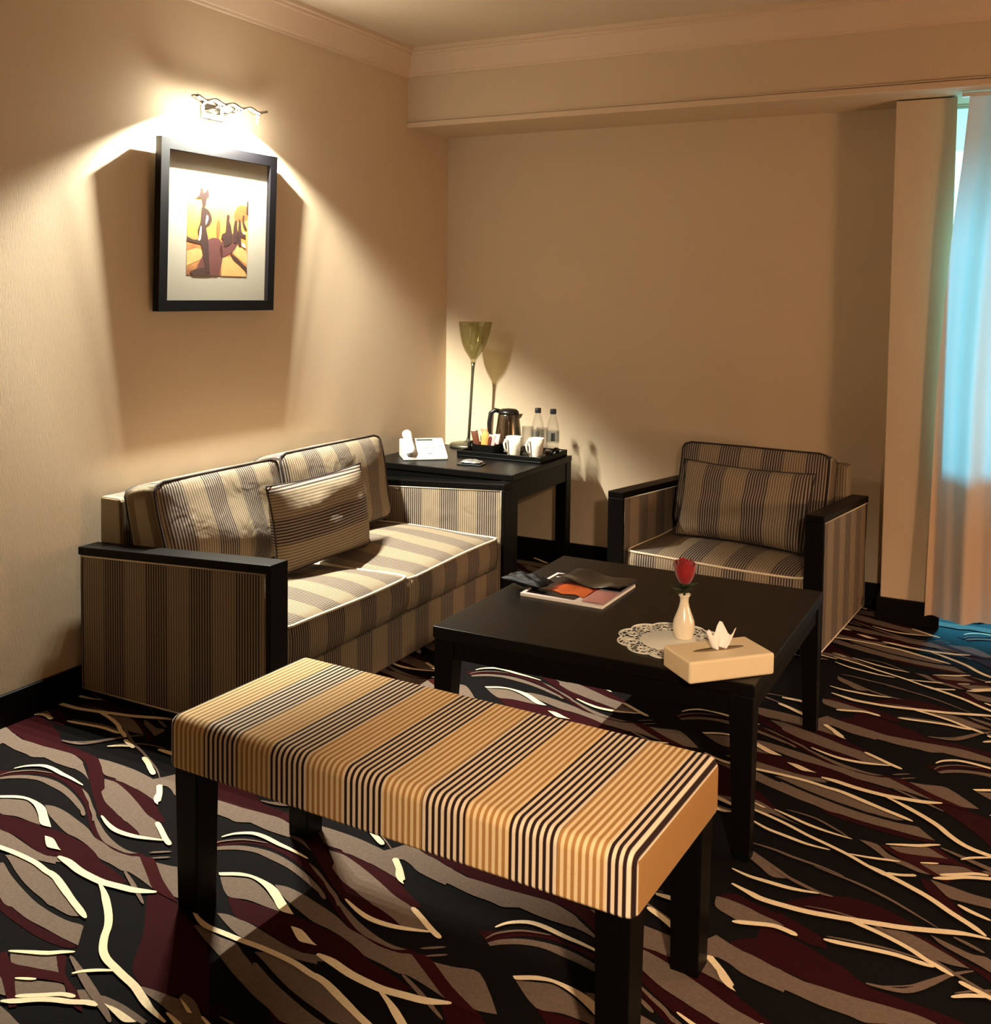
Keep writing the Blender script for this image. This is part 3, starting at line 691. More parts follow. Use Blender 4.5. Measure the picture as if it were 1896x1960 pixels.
Lk(ma.outputs[0], cr.inputs[0]); Lk(cr.outputs[0], pb.inputs['Base Color'])
ART = [m, mat('paint dark', rgb(50, 24, 20), .7, noise=.3, nscale=80), mat('paint plum', rgb(88, 46, 44), .7, noise=.3, nscale=60),
       mat('paint rust', rgb(184, 82, 34), .7, noise=.3, nscale=50), mat('paint sand', rgb(206, 150, 92), .7, noise=.25, nscale=40), mat('paint pale', rgb(236, 214, 190), .7, noise=.1, nscale=40)]
p = MB()
p.add([(0, -AW/2, 0), (0, AW/2, 0), (0, AW/2, AH), (0, -AW/2, AH)], [(0, 1, 2, 3)], smooth=False)
def art(c, pts, lay):       # pts in a 1140 x 1640 grid measured from the print's top left corner
    P = catmull([(-AW/2+x/1140*AW, AH-y/1640*AH) for x, y in pts], True, 4)
    P = [(max(-AW/2, min(AW/2, q.x)), max(0, min(AH, q.y))) for q in P]
    p.add([(.0002*lay, y, z) for y, z in P], [tuple(range(len(P)))], mi=c, smooth=False)
art(4, [(0, 1220), (180, 1160), (300, 1200), (280, 1330), (120, 1420), (0, 1480)], 1)
art(4, [(830, 1010), (960, 1060), (1100, 1150), (1140, 1250), (1140, 1420), (1000, 1330), (850, 1200)], 1)
art(4, [(640, 1320), (820, 1280), (960, 1380), (1100, 1540), (1140, 1640), (640, 1640)], 1)
art(3, [(860, 520), (920, 360), (1020, 310), (1120, 330), (1140, 560), (1040, 620), (900, 640)], 1)
art(2, [(380, 1000), (560, 960), (640, 1060), (660, 1300), (620, 1500), (560, 1640), (240, 1640), (160, 1590), (220, 1420), (300, 1250)], 2)
art(3, [(530, 700), (570, 600), (600, 720), (590, 900), (560, 960), (530, 880)], 2)
art(2, [(700, 900), (900, 860), (960, 1000), (860, 1180), (760, 1240), (640, 1320), (600, 1180), (640, 1000)], 2)
art(1, [(0, 960), (100, 1010), (220, 1010), (320, 1050), (320, 1100), (160, 1070), (0, 1040)], 3)
art(1, [(800, 1210), (920, 1290), (1050, 1400), (1140, 1480), (1140, 1570), (1000, 1440), (860, 1330)], 3)
art(1, [(130, 1640), (60, 1580), (180, 1530), (350, 1500), (420, 1560), (420, 1640)], 3)
art(1, [(250, 420), (290, 430), (360, 460), (420, 540), (440, 640), (400, 720), (340, 780), (380, 1000), (400, 1300), (420, 1600), (360, 1600), (300, 1320), (250, 1080), (200, 900), (190, 820), (230, 700), (240, 560)], 4)
art(1, [(120, 290), (200, 220), (220, 90), (260, 90), (280, 180), (320, 140), (340, 90), (370, 140), (380, 230), (340, 260), (330, 340), (310, 420), (270, 420), (255, 340), (240, 270), (180, 280)], 4)
art(1, [(720, 530), (750, 510), (780, 540), (770, 620), (800, 700), (820, 800), (840, 980), (760, 1080), (680, 1100), (660, 980), (620, 960), (640, 880), (700, 840), (710, 720)], 4)
art(1, [(880, 600), (920, 620), (930, 760), (960, 900), (920, 1020), (860, 1020), (850, 820), (860, 700)], 4)
art(1, [(960, 560), (1000, 640), (1010, 780), (1060, 860), (1100, 860), (1100, 930), (1010, 900), (1010, 1000), (1020, 1080), (960, 1060), (940, 900), (950, 700)], 4)
art(1, [(1030, 500), (1070, 500), (1060, 600), (1100, 700), (1130, 760), (1080, 760), (1030, 660)], 4)
art(1, [(1110, 230), (1140, 220), (1140, 480), (1100, 460)], 4)
art(5, [(340, 560), (370, 580), (370, 640), (330, 740), (325, 680)], 5)
art(5, [(235, 760), (255, 780), (240, 1000), (200, 1030), (215, 900)], 5)
art(5, [(1030, 1000), (1090, 1050), (1100, 1110), (1030, 1070)], 5)
art(5, [(1060, 800), (1100, 820), (1090, 850), (1040, 830)], 5)
pr = p.build('print', ART, fr, (.0125, 0, .14)); pr['label'] = 'golden painting with dark standing figures'
p = MB(); p.box(.024, .026, -FW/2+bw-.004, FW/2-bw+.004, bw-.004, FH-bw+.004, 0)
p.build('glass_pane', glassy('picture glass', (1, 1, 1, 1), .07, .03), fr)

# ------------------------------------------------------------------ picture light
LX, LZ = .105, 2.142
pl = thing('picture_light', 'chrome wall light with a wavy bar and four bulbs above the painting', 'wall light', (0, -1.88, LZ))
p = MB(); p.box(0, .012, -.06, .06, -.035, .03, .006, 3); p.build('wall_plate', CHROME, pl)
for y in (-.05, .05):
    p = MB(); p.tube([(.01, y, 0), (.05, y, -.004), (LX-.006, y, .012)], .006, 8); p.build('arm', CHROME, pl)
p = MB(); n = 60; top = []; 
vs = []; fs = []
for i in range(n+1):
    t = i/n; y = -.2+.4*t; z = .014+.006*cos(t*PI*8)
    for dx, dz in ((-.017, 0), (.017, 0), (.017, .009), (-.017, .009)): vs.append((LX+dx, y, z+dz))
for i in range(n):
    for k in range(4): fs.append((i*4+k, (i+1)*4+k, (i+1)*4+(k+1) % 4, i*4+(k+1) % 4))
fs += [(0, 1, 2, 3), (n*4+3, n*4+2, n*4+1, n*4)]
p.add(vs, fs, smooth=True); p.build('bar', CHROME, pl)
BULB = emit('lit halogen capsule', (1, .93, .74, 1), 60)
BY = (-.155, -.052, .052, .155)
ul = bpy.data.lights.new('halogen uplight', 'SPOT'); ul.energy = E_UP; ul.color = C_SPOT; ul.spot_size = math.radians(85); ul.spot_blend = 1; ul.shadow_soft_size = .02
uo = bpy.data.objects.new('halogen uplight', ul); COL.objects.link(uo); uo.location = (LX+.03, -1.83, LZ+.04)
uo.rotation_euler = (Vector((.52, -1.5, ZC))-Vector(uo.location)).to_track_quat('-Z', 'Y').to_euler()
for y in BY:
    p = MB(); p.lathe([(.012, .012), (.012, .0), (.008, -.003)], (LX, y, 0), 16); k = p.build('lamp_holder', CHROME, pl)
    p = MB(); p.lathe([(.0, -.03), (.004, -.028), (.005, -.018), (.0045, -.003)], (LX, y, 0), 12); p.build('bulb', BULB, k)
    sp = bpy.data.lights.new('halogen', 'SPOT'); sp.energy = E_SPOT; sp.color = C_SPOT; sp.spot_size = math.radians(137); sp.spot_blend = .3; sp.shadow_soft_size = .006
    so = bpy.data.objects.new('halogen beam', sp); COL.objects.link(so); so.location = (LX, -1.88+y, LZ-.036); so.rotation_euler = (0, math.radians(21), 0)
    pt = bpy.data.lights.new('halogen spill', 'POINT'); pt.energy = E_SPILL; pt.color = C_SPOT; pt.shadow_soft_size = .02
    po = bpy.data.objects.new('halogen spill', pt); COL.objects.link(po); po.location = (LX+.026, -1.88+y, LZ-.012)

# ------------------------------------------------------------------ table lamp: smoked glass goblet on a slim stem (unlit)
tl = thing('table_lamp', 'tall slim table lamp with a smoky goblet glass shade in the corner', 'lamp', (.262, -.205, SZ))
lean = Matrix(((1, 0, .055, 0), (0, 1, 0, 0), (0, 0, 1, 0), (0, 0, 0, 1)))
STEMM = mat('brushed dark metal', rgb(112, 110, 92), .35, metal=.8, noise=.1, nscale=20)
p = MB(); p.lathe([(.098, 0), (.1, .004), (.1, .014), (.094, .019), (.03, .024), (.012, .034), (.008, .05)], n=40); p.build('base', STEMM, tl)
p = MB(); p.tube([(0, 0, z) for z in (.04, .2, .38, .43, .455)], [.008, .0075, .0075, .009, .012], 14, M=lean); p.build('stem', STEMM, tl)
GOB = glassy('smoky olive glass', (.85, .84, .68, 1), .1, .05, milk=.1, milkcol=rgb(150, 142, 96))
prof = [(.012, .45), (.017, .47), (.03, .49), (.05, .52), (.066, .555), (.078, .6), (.086, .645), (.09, .67)]
inner = [(r-.003, z+.003) for r, z in prof[1:]]
p = MB(); p.lathe(prof+[(.0885, .672)]+inner[::-1][1:], n=40, M=lean, cap0=False, cap1=False); p.build('lamp_shade', GOB, tl)

# ------------------------------------------------------------------ telephone
ph = thing('telephone', 'white desk telephone with handset on the black side table', 'telephone', (.2243, -.789, SZ), math.radians(40.2))
p = MB(); p.hexa([(0, 0, 0), (.222, 0, 0), (.222, .17, 0), (0, .17, 0), (0, 0, .016), (.222, 0, .016), (.222, .17, .088), (0, .17, .088)], .006, 3)
body = p.build('body', WHITEP, ph)
def onface(x, y): return Vector((x, y, .016+.072*y/.17))
sl = math.atan2(.072, .17)
FM = lambda x, y, dz=0: T(*onface(x, y)) @ Rx(sl) @ T(0, 0, dz)
p = MB(); p.box(-.04, .04, -.006, .006, 0, .003, .001, M=FM(.125, .148)); p.build('display', DARKGREY, body)
p = MB()
for r in range(4):
    for c in range(3): p.box(-.0065, .0065, -.0045, .0045, 0, .003, .001, M=FM(.12+.02*c, .05+.017*r))
p.build('keypad', mat('pale grey keys', rgb(150, 154, 152), .4, noise=.03), body)
p = MB()
for r in range(3): p.box(-.009, .009, -.004, .004, 0, .003, .001, M=FM(.2, .055+.02*r))
p.build('function_keys', mat('light grey keys', rgb(140, 150, 152), .4, noise=.03), body)
for x in (-.006, .007):
    p = MB(); p.box(x-.0035, x+.0035, -.004, .004, 0, .003, .001, M=FM(.135, .028)); p.build('volume_key', GREYP, body)
p = MB()
V = [(0, -.02, .012), (0, .02, .03), (0, .06, .04), (0, .12, .04), (0, .17, .034), (0, .205, .018)]
p.tube([(0, .004, .014), (0, .03, .026), (0, .07, .034), (0, .12, .036), (0, .165, .03), (0, .19, .018)], [.021, .025, .02, .02, .025, .022], 16, M=T(*onface(.035, 0)) @ Rx(sl) @ T(0, 0, .002))
p.build('handset', WHITEP, ph)

# ------------------------------------------------------------------ welcome tray and what stands on it
TRZ = .62
tr = thing('tray', 'long black serving tray on the side table', 'tray', (.605, -.355, SZ))
p = MB(); p.box(-.235, .235, -.165, .155, 0, .009, .003)
for x0, x1, y0, y1 in ((-.235, .235, -.165, -.155), (-.235, .235, .145, .155), (-.235, -.225, -.155, .145), (.225, .235, -.155, .145)): p.box(x0, x1, y0, y1, .008, .03, .002)
p.build('tray_base', WOOD, tr)
for s in (-1, 1):
    p = MB(); p.tube([(s*.228, -.04, .028), (s*.236, -.035, .045), (s*.238, 0, .052), (s*.236, .035, .045), (s*.228, .04, .028)], .009, 10); p.build('handle', WOOD, tr)

kt = thing('electric_kettle', 'polished steel kettle with black lid and handle on the tray', 'kettle', (.563, -.325, TRZ))
p = MB(); p.lathe([(.07, 0), (.078, .004), (.078, .016), (.074, .02)], n=36); p.build('power_base', BLACKP, kt)
p = MB(); p.lathe([(.074, .02), (.074, .03), (.068, .09), (.06, .15), (.054, .195), (.052, .2)], n=40); p.build('body', STEEL, kt)
p = MB(); p.lathe([(.054, .198), (.052, .212), (.04, .222), (.012, .226), (.0, .226)], n=36, cap0=True); p.build('lid', BLACKP, kt)
hd = Vector((-.93, -.36, 0))
p = MB(); p.tube([Vector((0, 0, .21))+hd*.045, Vector((0, 0, .216))+hd*.07, Vector((0, 0, .2))+hd*.092, Vector((0, 0, .15))+hd*.1, Vector((0, 0, .09))+hd*.098, Vector((0, 0, .055))+hd*.074], [.011, .012, .012, .011, .011, .01], 12); p.build('handle', BLACKP, kt)
p = MB(); v = -hd
p.hexa([(v*.046+Vector((0, -.02, .165))), (v*.046+Vector((0, .02, .165))), (v*.064+Vector((0, .006, .18))), (v*.064+Vector((0, -.006, .18))), (v*.046+Vector((0, -.02, .2))), (v*.046+Vector((0, .02, .2))), (v*.074+Vector((0, .006, .2))), (v*.074+Vector((0, -.006, .2)))], .003); p.build('spout', STEEL, kt)

def bottle(x, y, label):
    r = thing('water_bottle', label, 'bottle', (x, y, TRZ), 0, 'water bottles on the tray')
    p = MB(); p.lathe([(.0, .004), (.024, 0), (.031, .006), (.032, .03), (.0305, .05), (.032, .07), (.032, .13), (.03, .15), (.02, .185), (.0135, .2), (.0135, .212)], n=28, cap1=False)
    p.build('bottle_body', glassy('clear plastic bottle', (.97, .98, .975, 1), .12, .04), r)
    p = MB(); p.lathe([(.0155, .206), (.016, .209), (.016, .228), (.0145, .231), (0, .231)], n=24); p.build('cap', mat('dark blue cap', rgb(34, 36, 48), .4, noise=.05), r)
    p = MB(); p.lathe([(.0328, .06), (.0328, .12)], n=28, cap0=False, cap1=False); p.build('bottle_label', glassy('printed film label', (.8, .82, .82, 1), .05, .2, milk=.3, milkcol=rgb(150, 156, 158)), r)
    p = MB()
    for k in range(6):
        a = -PI/2+.15+k*.1; a2 = a+.1
        p.add([(.0333*cos(a), .0333*sin(a), .07), (.0333*cos(a2), .0333*sin(a2), .07), (.0333*cos(a2), .0333*sin(a2), .112), (.0333*cos(a), .0333*sin(a), .112)], [(0, 1, 2, 3)])
    p.build('label_print', DARKGREY, r)
    return r
bottle(.70, -.262, 'clear water bottle with dark cap nearer the kettle, left of two')
bottle(.785, -.262, 'clear water bottle with dark cap nearer the table edge, right of two')

def tumbler(x, y, label):
    r = tag(MB().lathe([(.026, .0), (.028, .002), (.03, .14), (.028, .14), (.0262, .016), (0, .014)], n=28, cap0=True).build('glass_tumbler', glassy('tumbler glass', (.985, .99, .985, 1), .14, .02)), label, 'glass', 'tumblers on the tray')
    r.location = (x, y, TRZ); return r
tumbler(.668, -.315, 'clear tall tumbler before the left water bottle')
tumbler(.752, -.322, 'clear tall tumbler before the right water bottle')

def mug(x, y, label, rot):
    r = thing('mug', label, 'mug', (x, y, TRZ), rot, 'mugs on the tray')
    p = MB(); p.lathe([(.0, .0), (.029, .0), (.031, .004), (.037, .06), (.0415, .1), (.0395, .1), (.035, .06), (.029, .008), (0, .007)], n=36, cap0=False, cap1=False); p.build('cup', CERAM, r)
    p = MB(); p.tube([(.037, 0, .085), (.056, 0, .088), (.066, 0, .07), (.06, 0, .045), (.045, 0, .026), (.031, 0, .018)], [.006, .006, .0055, .005, .005, .005], 10); p.build('handle', CERAM, r)
    return r
mug(.648, -.43, 'white mug in front of the kettle, left of two', math.radians(-112))
mug(.768, -.425, 'white mug at the right end of the tray in front of the bottles', math.radians(-112))

r = thing('creamer_pot', 'tiny brown creamer pot with white lid beside the right mug', 'pot', (.812, -.375, TRZ))
p = MB(); p.lathe([(.012, 0), (.014, .03), (.015, .034)], n=20); p.build('cup', mat('brown pot', rgb(96, 60, 38), .5, noise=.1), r)
p = MB(); p.lathe([(.016, .033), (.016, .037), (0, .038)], n=20); p.build('lid', WHITEP, r)
p = MB()
for k in range(4): p.box(-.03+.001*k, .03-.001*k, -.03, .03, .004*k, .004*k+.0035, .001)
tag(p.build('paper_napkins', PAPER, None, (.795, -.195+.02-.06, TRZ), .3), 'small stack of white paper napkins beside the right water bottle', 'napkins').location = (.80, -.325+.105, TRZ+.0)

bk = thing('sachet_box', 'small black open box full of sachets at the left end of the tray', 'box', (.505, -.452, TRZ))
p = MB(); p.box(-.06, .06, -.045, .045, 0, .004, .001)
for x0, x1, y0, y1 in ((-.06, .06, -.045, -.041), (-.06, .06, .041, .045), (-.06, -.056, -.041, .041), (.056, .06, -.041, .041)): p.box(x0, x1, y0, y1, .004, .055, .001)
p.build('box_body', WOOD, bk)
SA = [('brown', rgb(92, 48, 28)), ('cream', rgb(236, 206, 160)), ('golden', rgb(206, 150, 80)), ('pink', rgb(226, 168, 160)), ('dark red', rgb(86, 30, 26)), ('pale pink', rgb(238, 206, 196)), ('tan', rgb(190, 130, 84))]
spots = [(-.04, -.012, .25, -.35, .105), (-.024, .012, -.2, -.1, .098), (-.006, -.02, .3, .1, .1), (.012, .008, .1, .25, .088), (.02, -.018, -.3, .35, .083), (.036, .014, .5, .2, .092), (-.01, .026, .1, -.25, .112)]
for (nm, c), (x, y, rz, ti, h) in zip(SA, spots):
    p = MB(); w_ = .03 if nm != 'dark red' else .014
    V, F, ring = throw_pillow(w_*1.2, h*1.1, .009, 6, int(h*1e4), .0006); p.add(V, F)
    o_ = p.build('sachet', mat('sachet paper '+nm, c, .45, noise=.2, nscale=60))
    o_.location = (.505+x, -.452+y, TRZ+.008); o_.rotation_euler = (0, ti*.6, rz)
    tag(o_, nm+' paper sachet standing in the small black box on the tray', 'sachet', 'sachets in the box')

pk = thing('packet', 'flat black and silver packet lying at the front of the side table', 'packet', (.562, -.712, SZ), math.radians(8))
p = MB(); p.box(-.062, .062, -.038, .038, 0, .008, .002); p.build('backing', BLACKP, pk)
V, F, ring = throw_pillow(.105, .06, .018, 14, 8, .003)
p = MB(); p.add(V, F, M=T(0, -.03, .012) @ Rx(-PI/2) @ T(0, 0, -.0) ); 
p = MB(); p.add(V, F, M=T(0, .03, .0145) @ Rx(PI/2)); p.build('silver_film', mat('silver film', rgb(176, 176, 172), .25, metal=.7, noise=.3, nscale=60, bump=.5, bscale=60), pk)

# ------------------------------------------------------------------ on the coffee table
PRT = [mat('cover orange', rgb(196, 92, 44), .3, noise=.5, nscale=45), mat('cover dark', rgb(30, 24, 24), .25, noise=.5, nscale=30), mat('cover white', rgb(222, 206, 200), .3, noise=.06, nscale=30),
       mat('cover pink', rgb(196, 138, 134), .3, noise=.25, nscale=30), mat('cover red', rgb(120, 34, 26), .3, noise=.4, nscale=40)]
mg = thing('magazine', 'glossy magazine with an orange cover picture lying on the coffee table', 'magazine', (1.648, -1.95, TZ), math.radians(-1))
p = MB(); p.box(-.143, .143, -.142, .142, 0, .009, .001); p.build('pages', PAPER, mg)
p = MB(); z = .0094
qc = [0]
def qn(): qc[0] += .0002; return qc[0]
def quad(c, pts): p.add([(x, y, z+qn()) for x, y in pts], [tuple(range(len(pts)))], mi=c, smooth=False)
p.box(-.1435, .1435, -.1425, .1425, .0092, .0096, 0, mi=2)
quad(1, [(-.132, -.125), (.04, -.128), (.06, .13), (-.132, .13)])
quad(4, [(-.09, -.07), (.06, -.08), (.07, .08), (-.06, .1)])
quad(0, [(-.07, -.06), (-.02, -.09), (.02, -.075), (.06, -.1), (.055, -.01), (.01, .03), (-.05, .03), (-.06, 0)])
quad(3, [(.065, -.13), (.138, -.13), (.138, .0), (.065, .0)])
quad(1, [(.075, .02), (.138, .02), (.138, .13), (.02, .13)])
p.build('cover', PRT, mg)['label'] = 'printed cover with orange picture and pink strip'
# glossy dark brochure with a curling edge on top of the magazine
nx_, ny_ = 24, 14
p = MB(); V = []; F = []
for lay in (0, 1):
    for j in range(ny_+1):
        for i in range(nx_+1):
            u = i/nx_; v = j/ny_
            zz = .013+.012*(sin(2.6*PI*u+.6)*.5+.5)*(.25+abs(v-.5)*1.5)+.004*sin(7*u+5*v)
            V.append((-.12+.24*u, -.07+.15*v, zz+lay*.0015))
n1 = nx_+1; of = n1*(ny_+1)
for j in range(ny_):
    for i in range(nx_): a = j*n1+i; F.append((a, a+n1, a+n1+1, a+1)); F.append((of+a, of+a+1, of+a+n1+1, of+a+n1))
ring = [i for i in range(n1)]+[j*n1+nx_ for j in range(1, ny_+1)]+[ny_*n1+i for i in range(nx_-1, -1, -1)]+[j*n1 for j in range(ny_-1, 0, -1)]
for q in range(len(ring)): a, c = ring[q], ring[(q+1) % len(ring)]; F.append((a, c, of+c, of+a))
p.add(V, F)
tag(p.build('brochure', mat('glossy dark cover', rgb(26, 23, 19), .2, spec=.6, noise=.6, nscale=12), None, (1.675, -1.87, TZ+.0), math.radians(-6)), 'dark glossy brochure with wavy edges lying over the magazine', 'brochure')
bpy.data.objects['brochure'].location.z = TZ+.004
V, F, ring = throw_pillow(.17, .085, .03, 14, 21, .006)
p = MB(); p.add(V, F, M=T(0, .042, .017) @ Rx(PI/2))
tag(p.build('pouch', mat('black soft pouch', rgb(8, 7, 7), .6, spec=.2, noise=.4, nscale=60, bump=.4, bscale=80), None, (1.487, -2.005, TZ+.012), math.radians(-14)), 'small crumpled black pouch at the left end of the magazine', 'pouch')

DX, DY = 2.068, -2.272
dl = thing('doily', 'round white lace doily under the bud vase', 'doily', (DX, DY, TZ))
p = MB(); p.lathe([(.0, .0022), (.086, .0022), (.088, .001), (.088, 0)], n=48); p.build('doily_centre', CLOTH, dl)
m, nt, out = new_mat('lace'); Lk = nt.links.new
pb = N(nt, 'ShaderNodeBsdfPrincipled'); pb.inputs['Base Color'].default_value = rgb(228, 228, 216); pb.inputs['Roughness'].default_value = .85
tc = N(nt, 'ShaderNodeTexCoord'); vo = N(nt, 'ShaderNodeTexVoronoi', feature='DISTANCE_TO_EDGE'); vo.inputs['Scale'].default_value = 75
Lk(tc.outputs['Object'], vo.inputs['Vector'])
lt = N(nt, 'ShaderNodeMath', operation='LESS_THAN'); lt.inputs[1].default_value = .13; Lk(vo.outputs['Distance'], lt.inputs[0])
tb = N(nt, 'ShaderNodeBsdfTransparent'); mx = N(nt, 'ShaderNodeMixShader'); Lk(lt.outputs[0], mx.inputs[0]); Lk(tb.outputs[0], mx.inputs[1]); Lk(pb.outputs[0], mx.inputs[2]); Lk(mx.outputs[0], out.inputs[0])
n = 180; vs = []; fs = []
scal = lambda a: .138+.016*abs(sin(a*5.5))**.7
for k in range(n):
    a = 2*PI*k/n
    vs += [(.084*cos(a), .084*sin(a), .0016), (scal(a)*cos(a), scal(a)*sin(a), .0012)]
for k in range(n): k2 = (k+1) % n; fs.append((2*k, 2*k+1, 2*k2+1, 2*k2))
p = MB(); p.add(vs, fs); p.build('lace_border', m, dl)
p = MB(); p.tube([(scal(2*PI*k/n)*cos(2*PI*k/n), scal(2*PI*k/n)*sin(2*PI*k/n), .0022) for k in range(n)], .0022, 6, closed=True)
for k in range(11):
    a = (k+.5)*2*PI/11
    p.tube([(.115*cos(a)+.015*cos(q*PI/6), .115*sin(a)+.015*sin(q*PI/6), .002) for q in range(12)], .0014, 5, closed=True)
p.build('lace_edge', CLOTH, dl)

VX, VY, VZ = 2.0905, -2.234, TZ+.0026
p = MB(); p.lathe([(.0, 0), (.024, 0), (.026, .003), (.03, .022), (.0315, .036), (.029, .052), (.022, .07), (.0155, .088), (.0125, .102), (.0125, .114), (.016, .122), (.0185, .126), (.0172, .126), (.0115, .114), (.011, .1), (.02, .06), (.026, .03), (0, .012)], n=40, cap0=False, cap1=False)
tag(p.build('bud_vase', IVORY, None, (VX, VY, VZ)), 'slender ivory porcelain bud vase on the doily', 'vase')
rs = thing('rose', 'single red rose in the ivory bud vase', 'flower', (VX, VY, VZ+.03))
p = MB(); p.tube([(0, 0, 0), (.001, 0, .06), (0, 0, .11), (-.001, 0, .122)], .0028, 8); p.build('stem', GREEN, rs)
def petal(rad, h, a0, span, flare, z0):
    m_ = MB(); V = []; F = []; nu, nv = 8, 8
    for lay in (0, .0012):
        for j in range(nv+1):
            v = j/nv
            for i in range(nu+1):
                u = -1+2*i/nu
                r = rad*(.35+.75*sin(min(1, v*1.05)*PI*.62)**.8)+flare*max(0, v-.7)**1.5*3-lay
                a = a0+u*span*(.55+.45*sin(v*PI*.75))
                V.append((r*cos(a), r*sin(a), z0+h*v*(1-.16*u*u*v)))
    n1 = nu+1; of = n1*(nv+1)
    for j in range(nv):
        for i in range(nu): a = j*n1+i; F.append((a, a+1, a+n1+1, a+n1)); F.append((of+a, of+a+n1, of+a+n1+1, of+a+1))
    return m_.add(V, F)
k = 0
for cnt, rad, h, fl_ in ((3, .011, .072, .0), (4, .0195, .073, .003), (5, .027, .066, .009)):
    for q in range(cnt):
        petal(rad, h, 2*PI*q/cnt+k*.7, PI/cnt*1.35, fl_, .122).build('petal', RED, rs)
    k += 1
p = MB(); p.lathe([(0, .113), (.006, .114), (.013, .122), (.015, .13), (.012, .138)], n=16)
p.build('calyx', GREEN, rs)
def leaf(L_, w_, M): 
    V = []; F = []
    for j in range(9):
        t = j/8; ww = w_*sin(PI*t)**.8
        for s in (-1, 0, 1): V.append((s*ww, t*L_, -.25*L_*t*t+(.004 if s else 0)))
    for j in range(8):
        for s in (0, 1): a = j*3+s; F.append((a, a+1, a+4, a+3))
    return MB().add(V, F, M=M)
for a, z, L_, el in ((2.4, .104, .05, .75), (-.6, .104, .05, .55), (.9, .112, .045, .9), (-2.2, .108, .048, .7), (3.6, .1, .042, .45), (-1.3, .102, .042, .8), (1.7, .1, .04, .35), (-.1, .1, .044, .25), (2.9, .102, .044, .25)):
    leaf(L_, .013, T(0, 0, z) @ Rz(a) @ Rx(el)).build('leaf', GREEN, rs)

# tissue box overhanging the table corner a little
bxa = math.atan2(.18, .171)
bx = thing('tissue_box', 'cream leatherette tissue box at the near corner of the coffee table', 'tissue box', (2.211, -2.572, TZ+.0005), bxa)
BL, BWd, BH = .248, .14, .057
p = MB(); p.box(0, BL, 0, BWd, 0, BH, .007, 4); p.build('box_body', BEIGE, bx)
p = MB(); p.lathe([(1, 0), (1, .0006)], n=36, M=T(BL/2, BWd/2, BH+.0001) @ Matrix.Diagonal((.075, .012, 1, 1)))
p.build('opening', mat('dark slot', rgb(120, 96, 66), .8, noise=.05), bx)
def sheet(name, label, loc, fn, nu=14, nv=10):
    V = []; F = []
    for j in range(nv+1):
        for i in range(nu+1): V.append(fn(-1+2*i/nu, j/nv))
    n1 = nu+1
    for j in range(nv):
        for i in range(nu): a = j*n1+i; F.append((a, a+1, a+n1+1, a+n1))
    o_ = MB().add(V, F).build(name, PAPER, None, loc, bxa)
    so = o_.modifiers.new('t', 'SOLIDIFY'); so.thickness = .0008
    return tag(o_, label, 'tissue')
ctr = Matrix.Rotation(bxa, 2) @ Vector((BL/2, BWd/2))
sheet('tissue', 'white paper tissue pulled up from the cream box', (2.211+ctr.x, -2.572+ctr.y, TZ+BH+.0012),
      lambda u, v: Vector((u*(.018+.028*v)+.012*v, .010*sin(4*u+2*v)*(1-.3*v)+.012*v, .05*v*(1-.3*u*u)*(1+.34*sin(6.5*u+1.2)))))

# ------------------------------------------------------------------ curtain
m, nt, out = new_mat('curtain cloth'); Lk = nt.links.new
df = N(nt, 'ShaderNodeBsdfDiffuse'); df.inputs[0].default_value = rgb(214, 186, 158)
tl_ = N(nt, 'ShaderNodeBsdfTranslucent'); tl_.inputs[0].default_value = rgb(226, 226, 222)
mx = N(nt, 'ShaderNodeMixShader'); mx.inputs[0].default_value = .2; Lk(df.outputs[0], mx.inputs[1]); Lk(tl_.outputs[0], mx.inputs[2]); Lk(mx.outputs[0], out.inputs[0])
tc = N(nt, 'ShaderNodeTexCoord'); nb = N(nt, 'ShaderNodeTexNoise'); nb.inputs['Scale'].default_value = 500; Lk(tc.outputs['Object'], nb.inputs['Vector'])
bp = N(nt, 'ShaderNodeBump'); bp.inputs['Strength'].default_value = .15; Lk(nb.outputs[0], bp.inputs['Height']); Lk(bp.outputs[0], df.inputs['Normal'])
cu = thing('curtain', 'pale floor-length curtain drawn across the bright window at the right edge', 'curtain', (2.62, -.30, 0))
edge = [(.06, -.056), (.3, -.053), (.64, -.047), (1.04, -.04), (1.4, -.022), (1.724, .0), (2.0, .028), (2.29, .05)]
def xl(z):
    for (z0, a), (z1, c) in zip(edge, edge[1:]):
        if z <= z1: return a+(c-a)*max(0, (z-z0)/(z1-z0))
    return edge[-1][1]
nu, nv = 220, 46; V = []; F = []
for j in range(nv+1):
    z = .066+(2.272-.066)*j/nv
    for i in range(nu+1):
        s = 1.42*i/nu
        x0 = xl(z); x = x0+(1.42-x0)*(s/1.42)
        amp = .036*(1-.35*j/nv)
        y = amp*sin(2*PI*(s/.205)+.4+.25*sin(1.3*z+9*s))+.012*sin(2*PI*s/.087+z)*(.4+.6*(1-j/nv))+.01*sin(5*s+2*z)
        V.append((x, y, z))
n1 = nu+1
for j in range(nv):
    for i in range(nu): a = j*n1+i; F.append((a, a+1, a+n1+1, a+n1))
MB().add(V, F).build('drape', m, cu)
p = MB(); p.box(.02, 1.45, -.012, .012, 2.272, 2.2895, .002); p.build('curtain_track', WHITEP, cu)

# ------------------------------------------------------------------ light
wd = bpy.data.worlds.new('sky'); SC.world = wd; wd.use_nodes = True
bg = wd.node_tree.nodes['Background']; bg.inputs[0].default_value = C_SKY; bg.inputs[1].default_value = E_SKY

